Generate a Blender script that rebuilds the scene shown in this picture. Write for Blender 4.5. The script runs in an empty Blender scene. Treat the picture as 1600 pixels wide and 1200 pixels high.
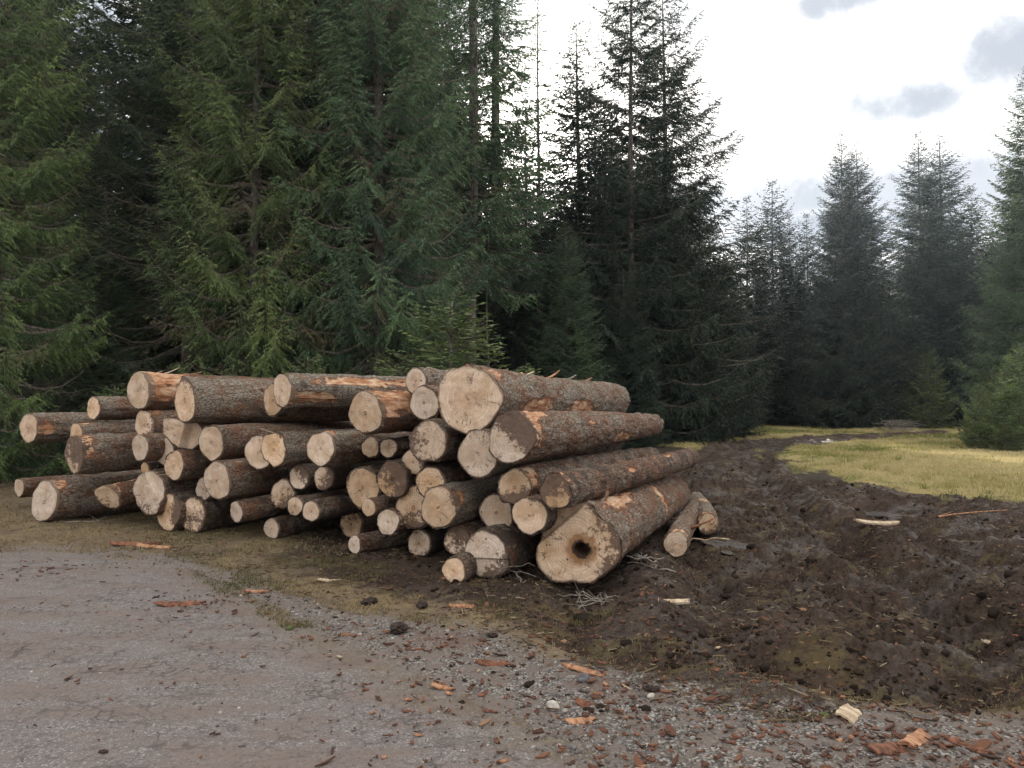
import bpy, math, random
import numpy as np
from mathutils import Vector

random.seed(7)
S = bpy.context.scene
COL = S.collection
PI = math.pi
F, CX, CY, HCAM = 1200.0, 800.0, 600.0, 1.6
PITCH = math.atan(30 / 1200)
SUN_EL, SUN_AZ = math.radians(18.5), math.radians(1.5)      # sun in front of the camera, a touch to the right


# ------------------------------------------------------------------ geometry of the view
def pix(px, py, Y):
    """world point at forward distance Y seen at photo position px, py"""
    u, v = (px - CX) / F, (CY - py) / F
    dy = math.cos(PITCH) - v * math.sin(PITCH)
    dz = math.sin(PITCH) + v * math.cos(PITCH)
    k = Y / dy
    return Vector((u * k, Y, HCAM + dz * k))


def gnd(px, py):
    u, v = (px - CX) / F, (CY - py) / F
    dy = math.cos(PITCH) - v * math.sin(PITCH)
    dz = math.sin(PITCH) + v * math.cos(PITCH)
    k = -HCAM / dz
    return (u * k, dy * k)


# ------------------------------------------------------------------ numpy noise
def _h(ix, iy, iz, seed):
    n = (ix.astype(np.int64) * 374761393 + iy.astype(np.int64) * 668265263 + iz.astype(np.int64) * 1274126177 + seed * 144269504) & 0xffffffff
    n = ((n ^ (n >> 13)) * 1103515245) & 0xffffffff
    n = ((n ^ (n >> 16)) * 2246822519) & 0xffffffff
    n = n ^ (n >> 15)
    return n / 4294967295.0


def vn3(x, y, z, seed=0):
    x, y, z = np.broadcast_arrays(x, y, z)
    ix, iy, iz = np.floor(x), np.floor(y), np.floor(z)
    fx, fy, fz = x - ix, y - iy, z - iz
    fx, fy, fz = [f * f * f * (f * (f * 6 - 15) + 10) for f in (fx, fy, fz)]
    r = 0
    for a in (0, 1):
        for b in (0, 1):
            for c in (0, 1):
                w = (fx if a else 1 - fx) * (fy if b else 1 - fy) * (fz if c else 1 - fz)
                r = r + w * _h(ix + a, iy + b, iz + c, seed)
    return r


def vn2(x, y, seed=0):
    ix, iy = np.floor(x), np.floor(y)
    fx, fy = x - ix, y - iy
    fx, fy = [f * f * f * (f * (f * 6 - 15) + 10) for f in (fx, fy)]
    z = np.zeros_like(ix)
    return ((_h(ix, iy, z, seed) * (1 - fx) + _h(ix + 1, iy, z, seed) * fx) * (1 - fy)
            + (_h(ix, iy + 1, z, seed) * (1 - fx) + _h(ix + 1, iy + 1, z, seed) * fx) * fy)


def fbm2(x, y, sc, oc=4, seed=0, g=0.5):
    t, a, n = 0, 1, 0
    for k in range(oc):
        t = t + a * vn2(x * sc * 2 ** k + 17.3 * k, y * sc * 2 ** k - 9.1 * k, seed + k)
        n += a
        a *= g
    return t / n


def fbm3(x, y, z, sc, oc=3, seed=0, g=0.5):
    t, a, n = 0, 1, 0
    for k in range(oc):
        q = sc * 2 ** k
        t = t + a * vn3(x * q + 3.7 * k, y * q, z * q - 5.1 * k, seed + k)
        n += a
        a *= g
    return t / n


def sstep(a, b, x):
    t = np.clip((x - a) / (b - a), 0, 1)
    return t * t * (3 - 2 * t)


# ------------------------------------------------------------------ mesh helpers
def mesh_np(name, verts, faces, mats, smooth=True, midx=None, attrs=None):
    """faces: (n,k) array with constant k"""
    me = bpy.data.meshes.new(name)
    verts = np.ascontiguousarray(verts, dtype=np.float32)
    faces = np.ascontiguousarray(faces, dtype=np.int32)
    n, k = faces.shape
    me.vertices.add(len(verts))
    me.vertices.foreach_set('co', verts.ravel())
    me.loops.add(n * k)
    me.loops.foreach_set('vertex_index', faces.ravel())
    me.polygons.add(n)
    me.polygons.foreach_set('loop_start', np.arange(0, n * k, k, dtype=np.int32))
    me.polygons.foreach_set('loop_total', np.full(n, k, dtype=np.int32))
    if midx is not None:
        me.polygons.foreach_set('material_index', np.ascontiguousarray(midx, dtype=np.int32))
    me.polygons.foreach_set('use_smooth', np.full(n, bool(smooth)))
    for m in (mats if isinstance(mats, (list, tuple)) else [mats]):
        me.materials.append(m)
    for an, av in (attrs or {}).items():
        at = me.attributes.new(an, 'FLOAT', 'POINT')
        at.data.foreach_set('value', np.ascontiguousarray(av, dtype=np.float32))
    me.update(calc_edges=True)
    return me


def link(name, me, parent=None):
    o = bpy.data.objects.new(name, me)
    COL.objects.link(o)
    if parent is not None:
        o.parent = parent
    return o


def tag(o, label=None, cat=None, group=None, kind=None):
    if label:
        o['label'] = label
    if cat:
        o['category'] = cat
    if group:
        o['group'] = group
    if kind:
        o['kind'] = kind
    return o


def empty(name, loc, rot=(0, 0, 0)):
    o = bpy.data.objects.new(name, None)
    COL.objects.link(o)
    o.location = loc
    o.rotation_euler = rot
    o.empty_display_size = 0.2
    return o


def tube(pts, rads, n=6, cap=True):
    """tapered tube along points -> verts, quad faces"""
    pts = np.asarray(pts, float)
    rads = np.asarray(rads, float)
    m = len(pts)
    T = np.gradient(pts, axis=0)
    T /= np.linalg.norm(T, axis=1)[:, None] + 1e-9
    up = np.where(np.abs(T[:, 2:3]) > 0.9, np.array([[1., 0, 0]]), np.array([[0, 0, 1.]]))
    A = np.cross(T, up)
    A /= np.linalg.norm(A, axis=1)[:, None] + 1e-9
    B = np.cross(A, T)
    th = np.linspace(0, 2 * PI, n, endpoint=False)
    V = pts[:, None, :] + rads[:, None, None] * (A[:, None, :] * np.cos(th)[None, :, None] + B[:, None, :] * np.sin(th)[None, :, None])
    V = V.reshape(-1, 3)
    i = np.arange(m - 1)[:, None] * n
    j = np.arange(n)[None, :]
    j2 = (j + 1) % n
    Q = np.stack([i + j, i + j2, i + n + j2, i + n + j], -1).reshape(-1, 4)
    if cap:
        V = np.vstack([V, pts[:1], pts[-1:]])
        c0, c1 = len(V) - 2, len(V) - 1
        jj = np.arange(0, n, 2)
        Q = np.vstack([Q, np.stack([np.full_like(jj, c0), (jj + 2) % n, jj + 1, jj], -1)] +
                      [np.stack([np.full_like(jj, c1), (m - 1) * n + jj, (m - 1) * n + jj + 1, (m - 1) * n + (jj + 2) % n], -1)]) if n % 2 == 0 else Q
    return V, Q


def join(parts):
    V, Q, o = [], [], 0
    for v, q in parts:
        V.append(v)
        Q.append(q + o)
        o += len(v)
    return np.vstack(V), np.vstack(Q)


# ------------------------------------------------------------------ materials
class NT:
    def __init__(self, name):
        self.m = bpy.data.materials.new(name)
        self.m.use_nodes = True
        self.t = self.m.node_tree
        self.t.nodes.clear()
        self.out = self.t.nodes.new('ShaderNodeOutputMaterial')

    def n(self, kind, **kw):
        x = self.t.nodes.new('ShaderNode' + kind)
        for k, v in kw.items():
            setattr(x, k, v)
        return x

    def put(self, sock, v):
        if isinstance(v, bpy.types.NodeSocket):
            self.t.links.new(v, sock)
        elif isinstance(v, (tuple, list)) and len(v) == 3 and sock.type == 'RGBA':
            sock.default_value = (*v, 1)
        else:
            sock.default_value = v

    def math(self, op, a, b=0.0, c=0.0, clamp=False):
        x = self.n('Math', operation=op, use_clamp=clamp)
        for i, v in enumerate((a, b, c)):
            self.put(x.inputs[i], v)
        return x.outputs[0]

    def mix(self, f, a, b, blend='MIX'):
        x = self.n('Mix', data_type='RGBA', blend_type=blend)
        self.put(x.inputs['Factor'], f)
        self.put(x.inputs[6], a)
        self.put(x.inputs[7], b)
        return x.outputs[2]

    def ramp(self, f, stops, interp='LINEAR'):
        x = self.n('ValToRGB')
        cr = x.color_ramp
        cr.interpolation = interp
        while len(cr.elements) > 1:
            cr.elements.remove(cr.elements[-1])
        for i, (p, c) in enumerate(stops):
            e = cr.elements[0] if i == 0 else cr.elements.new(p)
            e.position = p
            e.color = (c, c, c, 1) if not isinstance(c, (tuple, list)) else (*c, 1)
        self.put(x.inputs[0], f)
        return x.outputs[0]

    def sm(self, x, a, b):
        n = self.n('MapRange', interpolation_type='SMOOTHSTEP')
        self.put(n.inputs[0], x)
        self.put(n.inputs[1], a)
        self.put(n.inputs[2], b)
        return n.outputs[0]

    def noise(self, vec, sc, det=4.0, rough=0.55, dist=0.0):
        x = self.n('TexNoise')
        self.put(x.inputs['Vector'], vec)
        x.inputs['Scale'].default_value = sc
        x.inputs['Detail'].default_value = det
        x.inputs['Roughness'].default_value = rough
        x.inputs['Distortion'].default_value = dist
        return x.outputs['Fac']

    def voro(self, vec, sc, feat='F1', rand=1.0, out='Distance'):
        x = self.n('TexVoronoi', feature=feat)
        self.put(x.inputs['Vector'], vec)
        x.inputs['Scale'].default_value = sc
        x.inputs['Randomness'].default_value = rand
        return x.outputs[out]

    def obj(self):
        return self.n('TexCoord').outputs['Object']

    def pos(self):
        return self.n('NewGeometry').outputs['Position']

    def scale(self, vec, s):
        x = self.n('Mapping')
        self.put(x.inputs['Vector'], vec)
        x.inputs['Scale'].default_value = s
        return x.outputs[0]

    def vadd(self, a, b):
        x = self.n('VectorMath', operation='ADD')
        self.put(x.inputs[0], a)
        self.put(x.inputs[1], b)
        return x.outputs[0]

    def comb(self, x=0., y=0., z=0.):
        c = self.n('CombineXYZ')
        for i, v in enumerate((x, y, z)):
            self.put(c.inputs[i], v)
        return c.outputs[0]

    def attr(self, name, typ='GEOMETRY'):
        x = self.n('Attribute', attribute_type=typ, attribute_name=name)
        return x.outputs['Fac']

    def rand(self):
        return self.n('ObjectInfo').outputs['Random']

    def bump(self, h, strength=0.5, dist=0.01):
        x = self.n('Bump')
        self.put(x.inputs['Height'], h)
        self.put(x.inputs['Strength'], strength)
        x.inputs['Distance'].default_value = dist
        return x.outputs[0]

    def finish(self, col, rough=0.85, normal=None, spec=0.3, trans=0.0):
        p = self.n('BsdfPrincipled')
        self.put(p.inputs['Base Color'], col)
        self.put(p.inputs['Roughness'], rough)
        self.put(p.inputs['Specular IOR Level'], spec)
        if normal is not None:
            self.put(p.inputs['Normal'], normal)
        sh = p.outputs[0]
        if trans:
            tr = self.n('BsdfTranslucent')
            self.put(tr.inputs[0], col)
            mx = self.n('MixShader')
            mx.inputs[0].default_value = trans
            self.t.links.new(sh, mx.inputs[1])
            self.t.links.new(tr.outputs[0], mx.inputs[2])
            sh = mx.outputs[0]
        self.t.links.new(sh, self.out.inputs[0])
        return self.m


def mat_bark():
    k = NT('log_bark')
    rnd = k.rand()
    shift = k.comb(k.math('MULTIPLY', rnd, 37.0), k.math('MULTIPLY', rnd, 91.0), 0.0)
    o = k.vadd(k.obj(), shift)
    warp = k.n('TexNoise')
    k.put(warp.inputs['Vector'], o)
    warp.inputs['Scale'].default_value = 9
    wv = k.n('VectorMath', operation='MULTIPLY_ADD')
    k.put(wv.inputs[0], warp.outputs['Color'])
    wv.inputs[1].default_value = (.06, .06, .06)
    k.put(wv.inputs[2], o)
    pl = k.scale(wv.outputs[0], (1, .42, 1))
    edge = k.voro(pl, 40, 'DISTANCE_TO_EDGE')
    edge2 = k.voro(pl, 90, 'DISTANCE_TO_EDGE')
    cell = k.voro(pl, 40, 'F1', out='Color')
    crack = k.sm(edge, 0.0, .13)
    big = k.noise(o, 3.2, 5, .6)
    mid = k.math('MULTIPLY_ADD', k.noise(k.scale(o, (1, .6, 1)), 5, 6, .68), .72, k.math('MULTIPLY', k.noise(k.scale(o, (1, .22, 1)), 38, 4, .65), .28))
    fine = k.math('MULTIPLY_ADD', k.noise(k.scale(o, (1, .28, 1)), 52, 4, .66), .7, k.math('MULTIPLY', k.noise(k.scale(o, (1, .5, 1)), 16, 3, .6), .3))
    brown = k.mix(fine, (.095, .061, .041), (.27, .178, .122))
    red = k.mix(fine, (.125, .057, .033), (.33, .165, .098))
    grey = k.mix(fine, (.175, .152, .12), (.45, .40, .325))
    c = k.mix(k.sm(big, .40, .56), brown, red)
    gam = k.math('MULTIPLY', k.attr('lichen', 'OBJECT'), .28)
    gsel = k.math('ADD', mid, gam)
    cellv = k.n('SeparateColor')
    k.put(cellv.inputs[0], cell)
    gsel = k.math('ADD', gsel, k.math('MULTIPLY', k.math('SUBTRACT', cellv.outputs[0], .5), .14))
    c = k.mix(k.math('MULTIPLY', k.sm(gsel, .52, .72), .85), c, grey)
    c = k.mix(k.math('MULTIPLY', k.sm(k.noise(o, 24, 3, .6), .63, .7), .6), c, (.16, .19, .12))
    c = k.mix(k.sm(crack, 0.0, 1.0), k.mix(.25, (.035, .022, .016), c), c)
    # mud smeared on the bark
    mud = k.math('ADD', k.noise(o, 4.5, 5, .7), k.math('MULTIPLY', k.attr('mud', 'OBJECT'), .35))
    mudm = k.math('MULTIPLY', k.sm(mud, .66, .80), .85)
    c = k.mix(mudm, c, k.mix(fine, (.04, .028, .022), (.095, .068, .054)))
    # bark torn off: bare wood
    pe = k.math('ADD', k.attr('peel'), k.math('MULTIPLY', k.math('SUBTRACT', k.noise(k.scale(o, (1, .45, 1)), 7.5, 7, .72), .5), 2.3))
    pm = k.sm(pe, .50, .56)
    rim = k.sm(pe, .33, .5)
    wn = k.noise(k.scale(o, (1, .12, 1)), 34, 4, .6)
    wood = k.ramp(k.math('MULTIPLY_ADD', k.noise(o, 5, 4, .6), .5, k.math('MULTIPLY', wn, .5)), [(.36, (.20, .075, .032)), (.46, (.36, .17, .085)), (.56, (.50, .33, .21)), (.66, (.62, .50, .37))])
    c = k.mix(k.math('MULTIPLY', rim, .8), c, k.mix(wn, (.12, .04, .018), (.28, .10, .04)))
    c = k.mix(pm, c, wood)
    h = k.math('ADD', k.math('MULTIPLY', crack, .7), k.math('MULTIPLY', fine, .45))
    h = k.math('ADD', h, k.math('MULTIPLY', k.sm(edge2, 0, .15), .3))
    h = k.math('MULTIPLY', h, k.math('SUBTRACT', 1.0, k.math('MULTIPLY', pm, .85)))
    return k.finish(c, .88, k.bump(h, .8, .018), .25)


def mat_face():
    k = NT('sawn_wood')
    rnd = k.rand()
    o0 = k.obj()
    shift = k.comb(k.math('MULTIPLY', rnd, 53.0), k.math('MULTIPLY', rnd, 29.0), k.math('MULTIPLY', rnd, 11.0))
    o = k.vadd(o0, shift)
    dirt = k.attr('dirt', 'OBJECT')
    tone = k.attr('tone', 'OBJECT')
    rad = k.attr('rad')
    sep = k.n('SeparateXYZ')
    k.put(sep.inputs[0], o0)
    rl = k.n('VectorMath', operation='LENGTH')
    k.put(rl.inputs[0], k.comb(sep.outputs[0], 0., sep.outputs[2]))
    r = k.math('ADD', rl.outputs['Value'], k.math('MULTIPLY', k.noise(o, 7, 2, .5), .035))
    ring = k.math('MULTIPLY_ADD', k.math('SINE', k.math('MULTIPLY', r, 230.0)), .5, .5)
    rbig = k.noise(k.comb(k.math('MULTIPLY', r, 22.0), rnd, 0.), 3.0, 3, .6)
    n1 = k.noise(o, 5, 4, .6)
    n2 = k.noise(o, 28, 5, .65)
    n3 = k.noise(k.scale(o, (1, 1, .18)), 70, 3, .6)      # saw marks
    pale = k.mix(tone, (.67, .54, .435), (.63, .465, .335))
    warm = k.mix(tone, (.50, .37, .265), (.43, .285, .17))
    c = k.mix(k.sm(n1, .38, .66), pale, warm)
    c = k.mix(k.math('MULTIPLY', ring, .28), c, (.30, .19, .11))
    c = k.mix(k.math('MULTIPLY', k.sm(rbig, .45, .7), .38), c, (.36, .24, .15))
    c = k.mix(k.math('MULTIPLY', k.sm(n3, .42, .7), .38), c, (.36, .27, .19))
    # heart a little darker, sapwood rim greyer
    c = k.mix(k.math('MULTIPLY', k.sm(rad, .62, .1), k.math('MULTIPLY_ADD', rnd, .4, .08)), c, (.40, .24, .14))
    c = k.mix(k.math('MULTIPLY', k.sm(rad, .80, 1.0), .30), c, (.42, .36, .29))
    c = k.mix(k.math('MULTIPLY', k.sm(k.math('ADD', rad, k.math('MULTIPLY', k.math('SUBTRACT', n2, .5), .10)), .935, .985), .8), c, (.105, .062, .040))
    hv_ = k.n('HueSaturation')
    k.put(hv_.inputs['Value'], k.math('MULTIPLY_ADD', k.math('FRACT', k.math('MULTIPLY', rnd, 7.31)), .38, .88))
    k.put(hv_.inputs['Saturation'], k.math('MULTIPLY_ADD', k.math('FRACT', k.math('MULTIPLY', rnd, 13.7)), .40, .84))
    k.put(hv_.inputs['Color'], c)
    c = hv_.outputs[0]
    # drying checks running out from the pith
    ang = k.math('ARCTAN2', sep.outputs[2], sep.outputs[0])
    an = k.noise(k.comb(k.math('MULTIPLY', ang, 2.2), k.math('MULTIPLY', r, 1.5), k.math('MULTIPLY', rnd, 77.)), 3.0, 2, .5)
    ck = k.sm(k.math('ABSOLUTE', k.math('SUBTRACT', an, .5)), .028, .006)
    ck = k.math('MULTIPLY', ck, k.sm(k.noise(o, 6, 2, .5), .5, .62))
    c = k.mix(k.math('MULTIPLY', ck, .8), c, (.09, .05, .03))
    # dark knots / dibbles
    kn = k.voro(k.scale(o, (1, .2, 1)), 11, 'F1')
    knm = k.math('MULTIPLY', k.sm(kn, .17, .09), k.sm(k.noise(o, 8.7, 2, .5), .54, .60))
    c = k.mix(k.math('MULTIPLY', knm, .85), c, (.05, .028, .02))
    # resin / rust stain
    st = k.math('MULTIPLY', k.sm(k.noise(o, 9, 4, .7), .60, .72), .5)
    c = k.mix(st, c, (.30, .17, .085))
    # soil smeared over the cut
    dn = k.math('ADD', k.math('MULTIPLY', k.noise(o, 7, 6, .72), .62), k.math('MULTIPLY', n2, .38))
    dn = k.math('ADD', dn, k.math('MULTIPLY', k.math('SUBTRACT', dirt, .5), .42))
    ux, uz = k.math('MULTIPLY', rad, k.math('COSINE', ang)), k.math('MULTIPLY', rad, k.math('SINE', ang))
    dn = k.math('ADD', dn, k.math('ADD', k.math('MULTIPLY', ux, k.attr('soil_x', 'OBJECT')), k.math('MULTIPLY', uz, k.attr('soil_z', 'OBJECT'))))
    dn = k.math('ADD', dn, k.math('MULTIPLY', k.sm(rad, .78, 1.0), .06))
    dm = k.sm(dn, .53, .63)
    c = k.mix(k.math('MULTIPLY', dm, .92), c, k.mix(n2, (.04, .026, .02), (.16, .10, .07)))
    # rot around a hollow
    rot = k.attr('rot')
    rr = k.math('ADD', rot, k.math('MULTIPLY', k.math('SUBTRACT', n2, .5), .5))
    c = k.mix(k.math('MULTIPLY', k.sm(rr, .18, .5), .8), c, (.22, .105, .04))
    c = k.mix(k.sm(rr, .6, .8), c, (.035, .018, .01))
    h = k.math('ADD', k.math('MULTIPLY', n3, .6), k.math('MULTIPLY', n2, .5))
    h = k.math('SUBTRACT', h, k.math('MULTIPLY', ck, .8))
    h = k.math('ADD', h, k.math('MULTIPLY', dm, .6))
    return k.finish(c, .8, k.bump(h, .55, .008), .25)


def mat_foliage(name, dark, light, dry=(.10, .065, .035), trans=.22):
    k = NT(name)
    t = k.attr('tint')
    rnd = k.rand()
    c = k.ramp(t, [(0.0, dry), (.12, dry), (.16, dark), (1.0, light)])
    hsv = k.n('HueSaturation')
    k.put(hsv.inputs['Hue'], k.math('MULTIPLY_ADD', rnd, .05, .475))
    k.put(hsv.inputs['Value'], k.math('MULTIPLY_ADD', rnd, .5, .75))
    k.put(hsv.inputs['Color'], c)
    return k.finish(hsv.outputs[0], .62, None, .35, trans)


def mat_simple(name, c1, c2, sc, rough=.85, bump=.4, stretch=(1, 1, 1), bd=.01, spec=.25):
    k = NT(name)
    o = k.vadd(k.obj(), k.comb(k.math('MULTIPLY', k.rand(), 40.), 0., 0.))
    o = k.scale(o, stretch)
    n = k.noise(o, sc, 5, .65)
    c = k.mix(k.sm(n, .35, .66), c1, c2)
    return k.finish(c, rough, k.bump(n, bump, bd), spec)


def mat_tint(name, stops, rough=.85, trans=0., spec=.25, bump=0.):
    k = NT(name)
    c = k.ramp(k.attr('tint'), stops)
    nrm = None
    if bump:
        n = k.noise(k.pos(), 90, 4, .7)
        c = k.mix(n, c, k.mix(.5, c, (.02, .015, .012)))
        nrm = k.bump(n, bump, .01)
    return k.finish(c, rough, nrm, spec, trans)


M = {}
M['bark'] = mat_bark()
M['face'] = mat_face()
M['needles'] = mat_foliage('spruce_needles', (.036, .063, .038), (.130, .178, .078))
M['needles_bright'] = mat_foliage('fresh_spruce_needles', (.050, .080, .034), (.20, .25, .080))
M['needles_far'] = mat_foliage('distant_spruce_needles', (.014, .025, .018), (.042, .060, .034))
M['trunk'] = mat_simple('spruce_trunk_bark', (.055, .045, .038), (.21, .185, .16), 22, .9, .6, (1, 1, .35), .02)
M['twig'] = mat_simple('dead_twig', (.10, .082, .066), (.25, .21, .175), 12, .9, .2)
M['dry_wood'] = mat_simple('pale_dry_wood', (.30, .215, .135), (.56, .45, .32), 26, .8, .5, (1, .15, 1), .006)
M['orange_wood'] = mat_simple('orange_torn_wood', (.20, .085, .045), (.45, .255, .145), 26, .8, .5, (1, .15, 1), .006)
M['chip'] = mat_simple('red_bark_chip', (.075, .034, .022), (.235, .10, .058), 24, .85, .5, (1, .3, 1), .006)
M['stone_pale'] = mat_simple('pale_stone', (.27, .25, .22), (.45, .42, .36), 22, .8, .4)
M['stone_dark'] = mat_simple('blue_grey_stone', (.06, .062, .068), (.13, .13, .135), 22, .7, .4)
M['clod'] = mat_simple('wet_soil_clod', (.020, .014, .011), (.065, .045, .035), 40, .85, .9, (1, 1, 1), .02)

# ------------------------------------------------------------------ ground
def P(*pts):
    return np.array([gnd(*p) if len(p) == 2 else p[:2] for p in pts], float)


# third element marks a point given in metres
ROAD = P((-14, 9.0, 1), (0, 858), (150, 862), (260, 880), (330, 905), (420, 955), (520, 1005), (640, 1060), (800, 1130), (930, 1200), (2.2, 1.5, 1), (3, -6, 1), (-60, -6, 1), (-60, 14.5, 1))
GRAVEL = P((0, 852), (150, 856), (260, 868), (330, 888), (420, 922), (520, 948), (640, 968), (760, 985), (860, 1022), (1000, 1048), (1130, 1078), (1300, 1092), (1450, 1100), (1600, 1122), (9, 3.5, 1), (12, -6, 1), (3, -6, 1), (2.2, 1.5, 1), (930, 1200), (800, 1130), (640, 1060), (520, 1005), (420, 955), (330, 905), (260, 880), (150, 862), (0, 858))
MUD = P((430, 862), (520, 905), (620, 928), (760, 955), (850, 985), (900, 1025), (1000, 1046), (1130, 1076), (1300, 1090), (1450, 1098), (1600, 1120), (9, 3.5, 1), (40, 3.0, 1), (40, 9.0, 1), (1600, 788), (1500, 781), (1400, 768), (1300, 751), (1250, 738), (1222, 720), (1200, 708), (1240, 697), (1320, 688), (1400, 682), (1480, 679), (1480, 675), (1400, 677), (1330, 680), (1250, 684), (1140, 690), (1095, 704), (1050, 720), (-1.5, 12.5, 1), (-3.2, 10.6, 1))
MEADOW = P((40, 9.0, 1), (1600, 788), (1500, 781), (1400, 768), (1300, 751), (1250, 738), (1222, 720), (1200, 708), (1240, 697), (1320, 688), (1400, 682), (1480, 679), (1480, 675), (1400, 677), (1330, 680), (1250, 684), (1140, 690), (1095, 704), (1040, 700), (5.5, 42, 1), (9, 55, 1), (20, 66, 1), (60, 60, 1), (60, 12, 1))


def sdf(poly, x, y):
    """signed distance, positive inside"""
    d = np.full(x.shape, 1e9)
    ins = np.zeros(x.shape, bool)
    n = len(poly)
    for i in range(n):
        a, b = poly[i], poly[(i + 1) % n]
        e = b - a
        wx, wy = x - a[0], y - a[1]
        t = np.clip((wx * e[0] + wy * e[1]) / (e @ e + 1e-12), 0, 1)
        d = np.minimum(d, (wx - e[0] * t) ** 2 + (wy - e[1] * t) ** 2)
        c = (a[1] > y) != (b[1] > y)
        with np.errstate(divide='ignore', invalid='ignore'):
            xi = a[0] + (y - a[1]) * e[0] / (e[1] if abs(e[1]) > 1e-12 else 1e-12)
        ins ^= c & (x < xi)
    d = np.sqrt(d)
    return np.where(ins, d, -d)


TRACK = P((1330, 1000), (1250, 900), (1180, 830), (1135, 770), (1120, 735), (1150, 706), (1230, 692), (1330, 684), (1480, 677))
RUTS = [P((860, 1000), (1000, 1040), (1150, 1062), (1350, 1078), (1600, 1098), (5.2, 3.75, 1), (9, 3.3, 1)), P((1000, 1000), (1200, 1030), (1400, 1045), (1600, 1055), (7, 4.2, 1)),
        P((1140, 860), (1300, 905), (1450, 940), (1600, 960), (9, 5.5, 1)), P((1135, 790), (1260, 815), (1420, 850), (1600, 880), (12, 7, 1))]
# puddles: centre px, half width px, half depth px
PUDDLES = [(1128, 770, 34, 7), (1190, 786, 22, 6), (1226, 787, 13, 6), (1395, 797, 30, 4), (1150, 850, 36, 8), (1192, 697, 26, 3), (1243, 694, 30, 2.5), (1160, 702, 16, 2.5), (1287, 689, 9, 2), (1232, 735, 18, 3), (1105, 742, 16, 4), (1290, 763, 12, 2.5), (1355, 790, 16, 3), (1415, 806, 12, 2.5)]
PW = []
for (a, b, w, d) in PUDDLES:
    x0, y0 = gnd(a, b)
    PW.append((x0, y0, w / F * y0, abs(gnd(a, b - d)[1] - gnd(a, b + d)[1]) / 2))


def polyd(poly, x, y):
    d = np.full(x.shape, 1e9)
    for i in range(len(poly) - 1):
        a, b = poly[i], poly[i + 1]
        e = b - a
        wx, wy = x - a[0], y - a[1]
        t = np.clip((wx * e[0] + wy * e[1]) / (e @ e), 0, 1)
        d = np.minimum(d, np.hypot(wx - e[0] * t, wy - e[1] * t))
    return d


def masks(x, y):
    wob = (fbm2(x, y, .9, 4, 11) - .5)
    w2 = wob * np.clip(y * .09, .25, 2.0) * 1.1
    r = sdf(ROAD, x, y) + w2 * .8
    g = sdf(GRAVEL, x, y) + w2 * .5
    m = sdf(MUD, x, y) + w2 + (fbm2(x, y, 2.8, 3, 12) - .5) * .5
    me = sdf(MEADOW, x, y) + w2 * 1.4 + (fbm2(x, y, 2.8, 3, 13) - .5) * .9
    return r, g, m, me


def height(x, y, mk=None):
    x = np.asarray(x, float)
    y = np.asarray(y, float)
    r, g, m, me = mk if mk is not None else masks(x, y)
    z = (fbm2(x, y, .16, 3, 3) - .5) * .10 * sstep(9, 16, y)
    mm = sstep(-.15, .25, m)
    # stirred soil: lumps with sharp hollows
    f1 = fbm2(x, y, 2.6, 4, 31, .55)
    f2 = fbm2(x, y, 9.0, 3, 41, .6)
    rid = 1 - np.abs(f2 - .5) * 3.2
    cl = fbm2(x, y, 6.5, 3, 47, .55)
    lump = (f1 - .5) * .13 + (rid - .55) * .060 * sstep(.3, .55, f1) + (fbm2(x, y, 24, 3, 51, .65) - .5) * .055 + sstep(.52, .68, cl) * .06
    near_pile = sstep(1.6, 2.6, x - .0 * y) * .55 + .45
    dry = np.ones_like(z)
    for (a, b, w, dd) in PW:
        q = ((x - a) / (w * 1.35)) ** 2 + ((y - b) / (dd * 1.5)) ** 2
        dry = dry * (1 - .72 * np.exp(-q * q))
    # wheel tracks running beside the road leave long low ridges
    band = (fbm2(x * .22 - y * .05, y * 1.0 + x * .10, 1.7, 3, 37) - .5) * .17
    lump = lump + band * sstep(1.5, 3.0, x + (9 - y) * .3)
    z = z + mm * lump * near_pile * dry * sstep(3.2, 6.5, y + x * .25)
    d = polyd(TRACK, x, y)
    rut = np.exp(-((d - .85) / .22) ** 2) * .15 + np.exp(-((d - 1.9) / .25) ** 2) * .09
    z = z - mm * rut * (.5 + fbm2(x, y, .8, 2, 61)) + mm * np.exp(-((d - 1.35) / .2) ** 2) * .08
    for i, rt in enumerate(RUTS):
        dr = polyd(rt, x + (fbm2(x, y, .7, 2, 67) - .5) * .3, y + (fbm2(x, y, .9, 2, 68) - .5) * .25)
        z = z + mm * (-.085 * np.exp(-(dr / .16) ** 2) + .05 * np.exp(-((dr - .30) / .11) ** 2)) * (.45 + .9 * fbm2(x, y, .9, 2, 69)) * (.6 if i == 0 else 1)
    for (a, b, w, dd) in PW:
        q = ((x - a) / (w * 1.25)) ** 2 + ((y - b) / (dd * 1.5)) ** 2
        z = z - np.exp(-q * q) * .075
    ve = (1 - mm) * sstep(0.1, -.2, np.maximum(r, g))
    z = z + ve * (fbm2(x, y, 3, 4, 71) - .5) * .09
    gm = sstep(-.1, .2, g) * (1 - mm)
    z = z + gm * ((fbm2(x, y, 14, 3, 81) - .5) * .022 + (fbm2(x, y, 1.5, 2, 85) - .5) * .03)
    rm = sstep(0, .3, r)
    z = z + rm * ((fbm2(x, y, .8, 2, 91) - .5) * .03 + (fbm2(x, y, 26, 2, 95) - .5) * .006)
    # meadow stands a little proud of the churned track
    z = z + sstep(-.1, .5, me) * (1 - mm) * (.05 + (fbm2(x, y, .7, 3, 99) - .5) * .14)
    return z


def H1(x, y):
    return float(height(np.array([x]), np.array([y]))[0])


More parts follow.
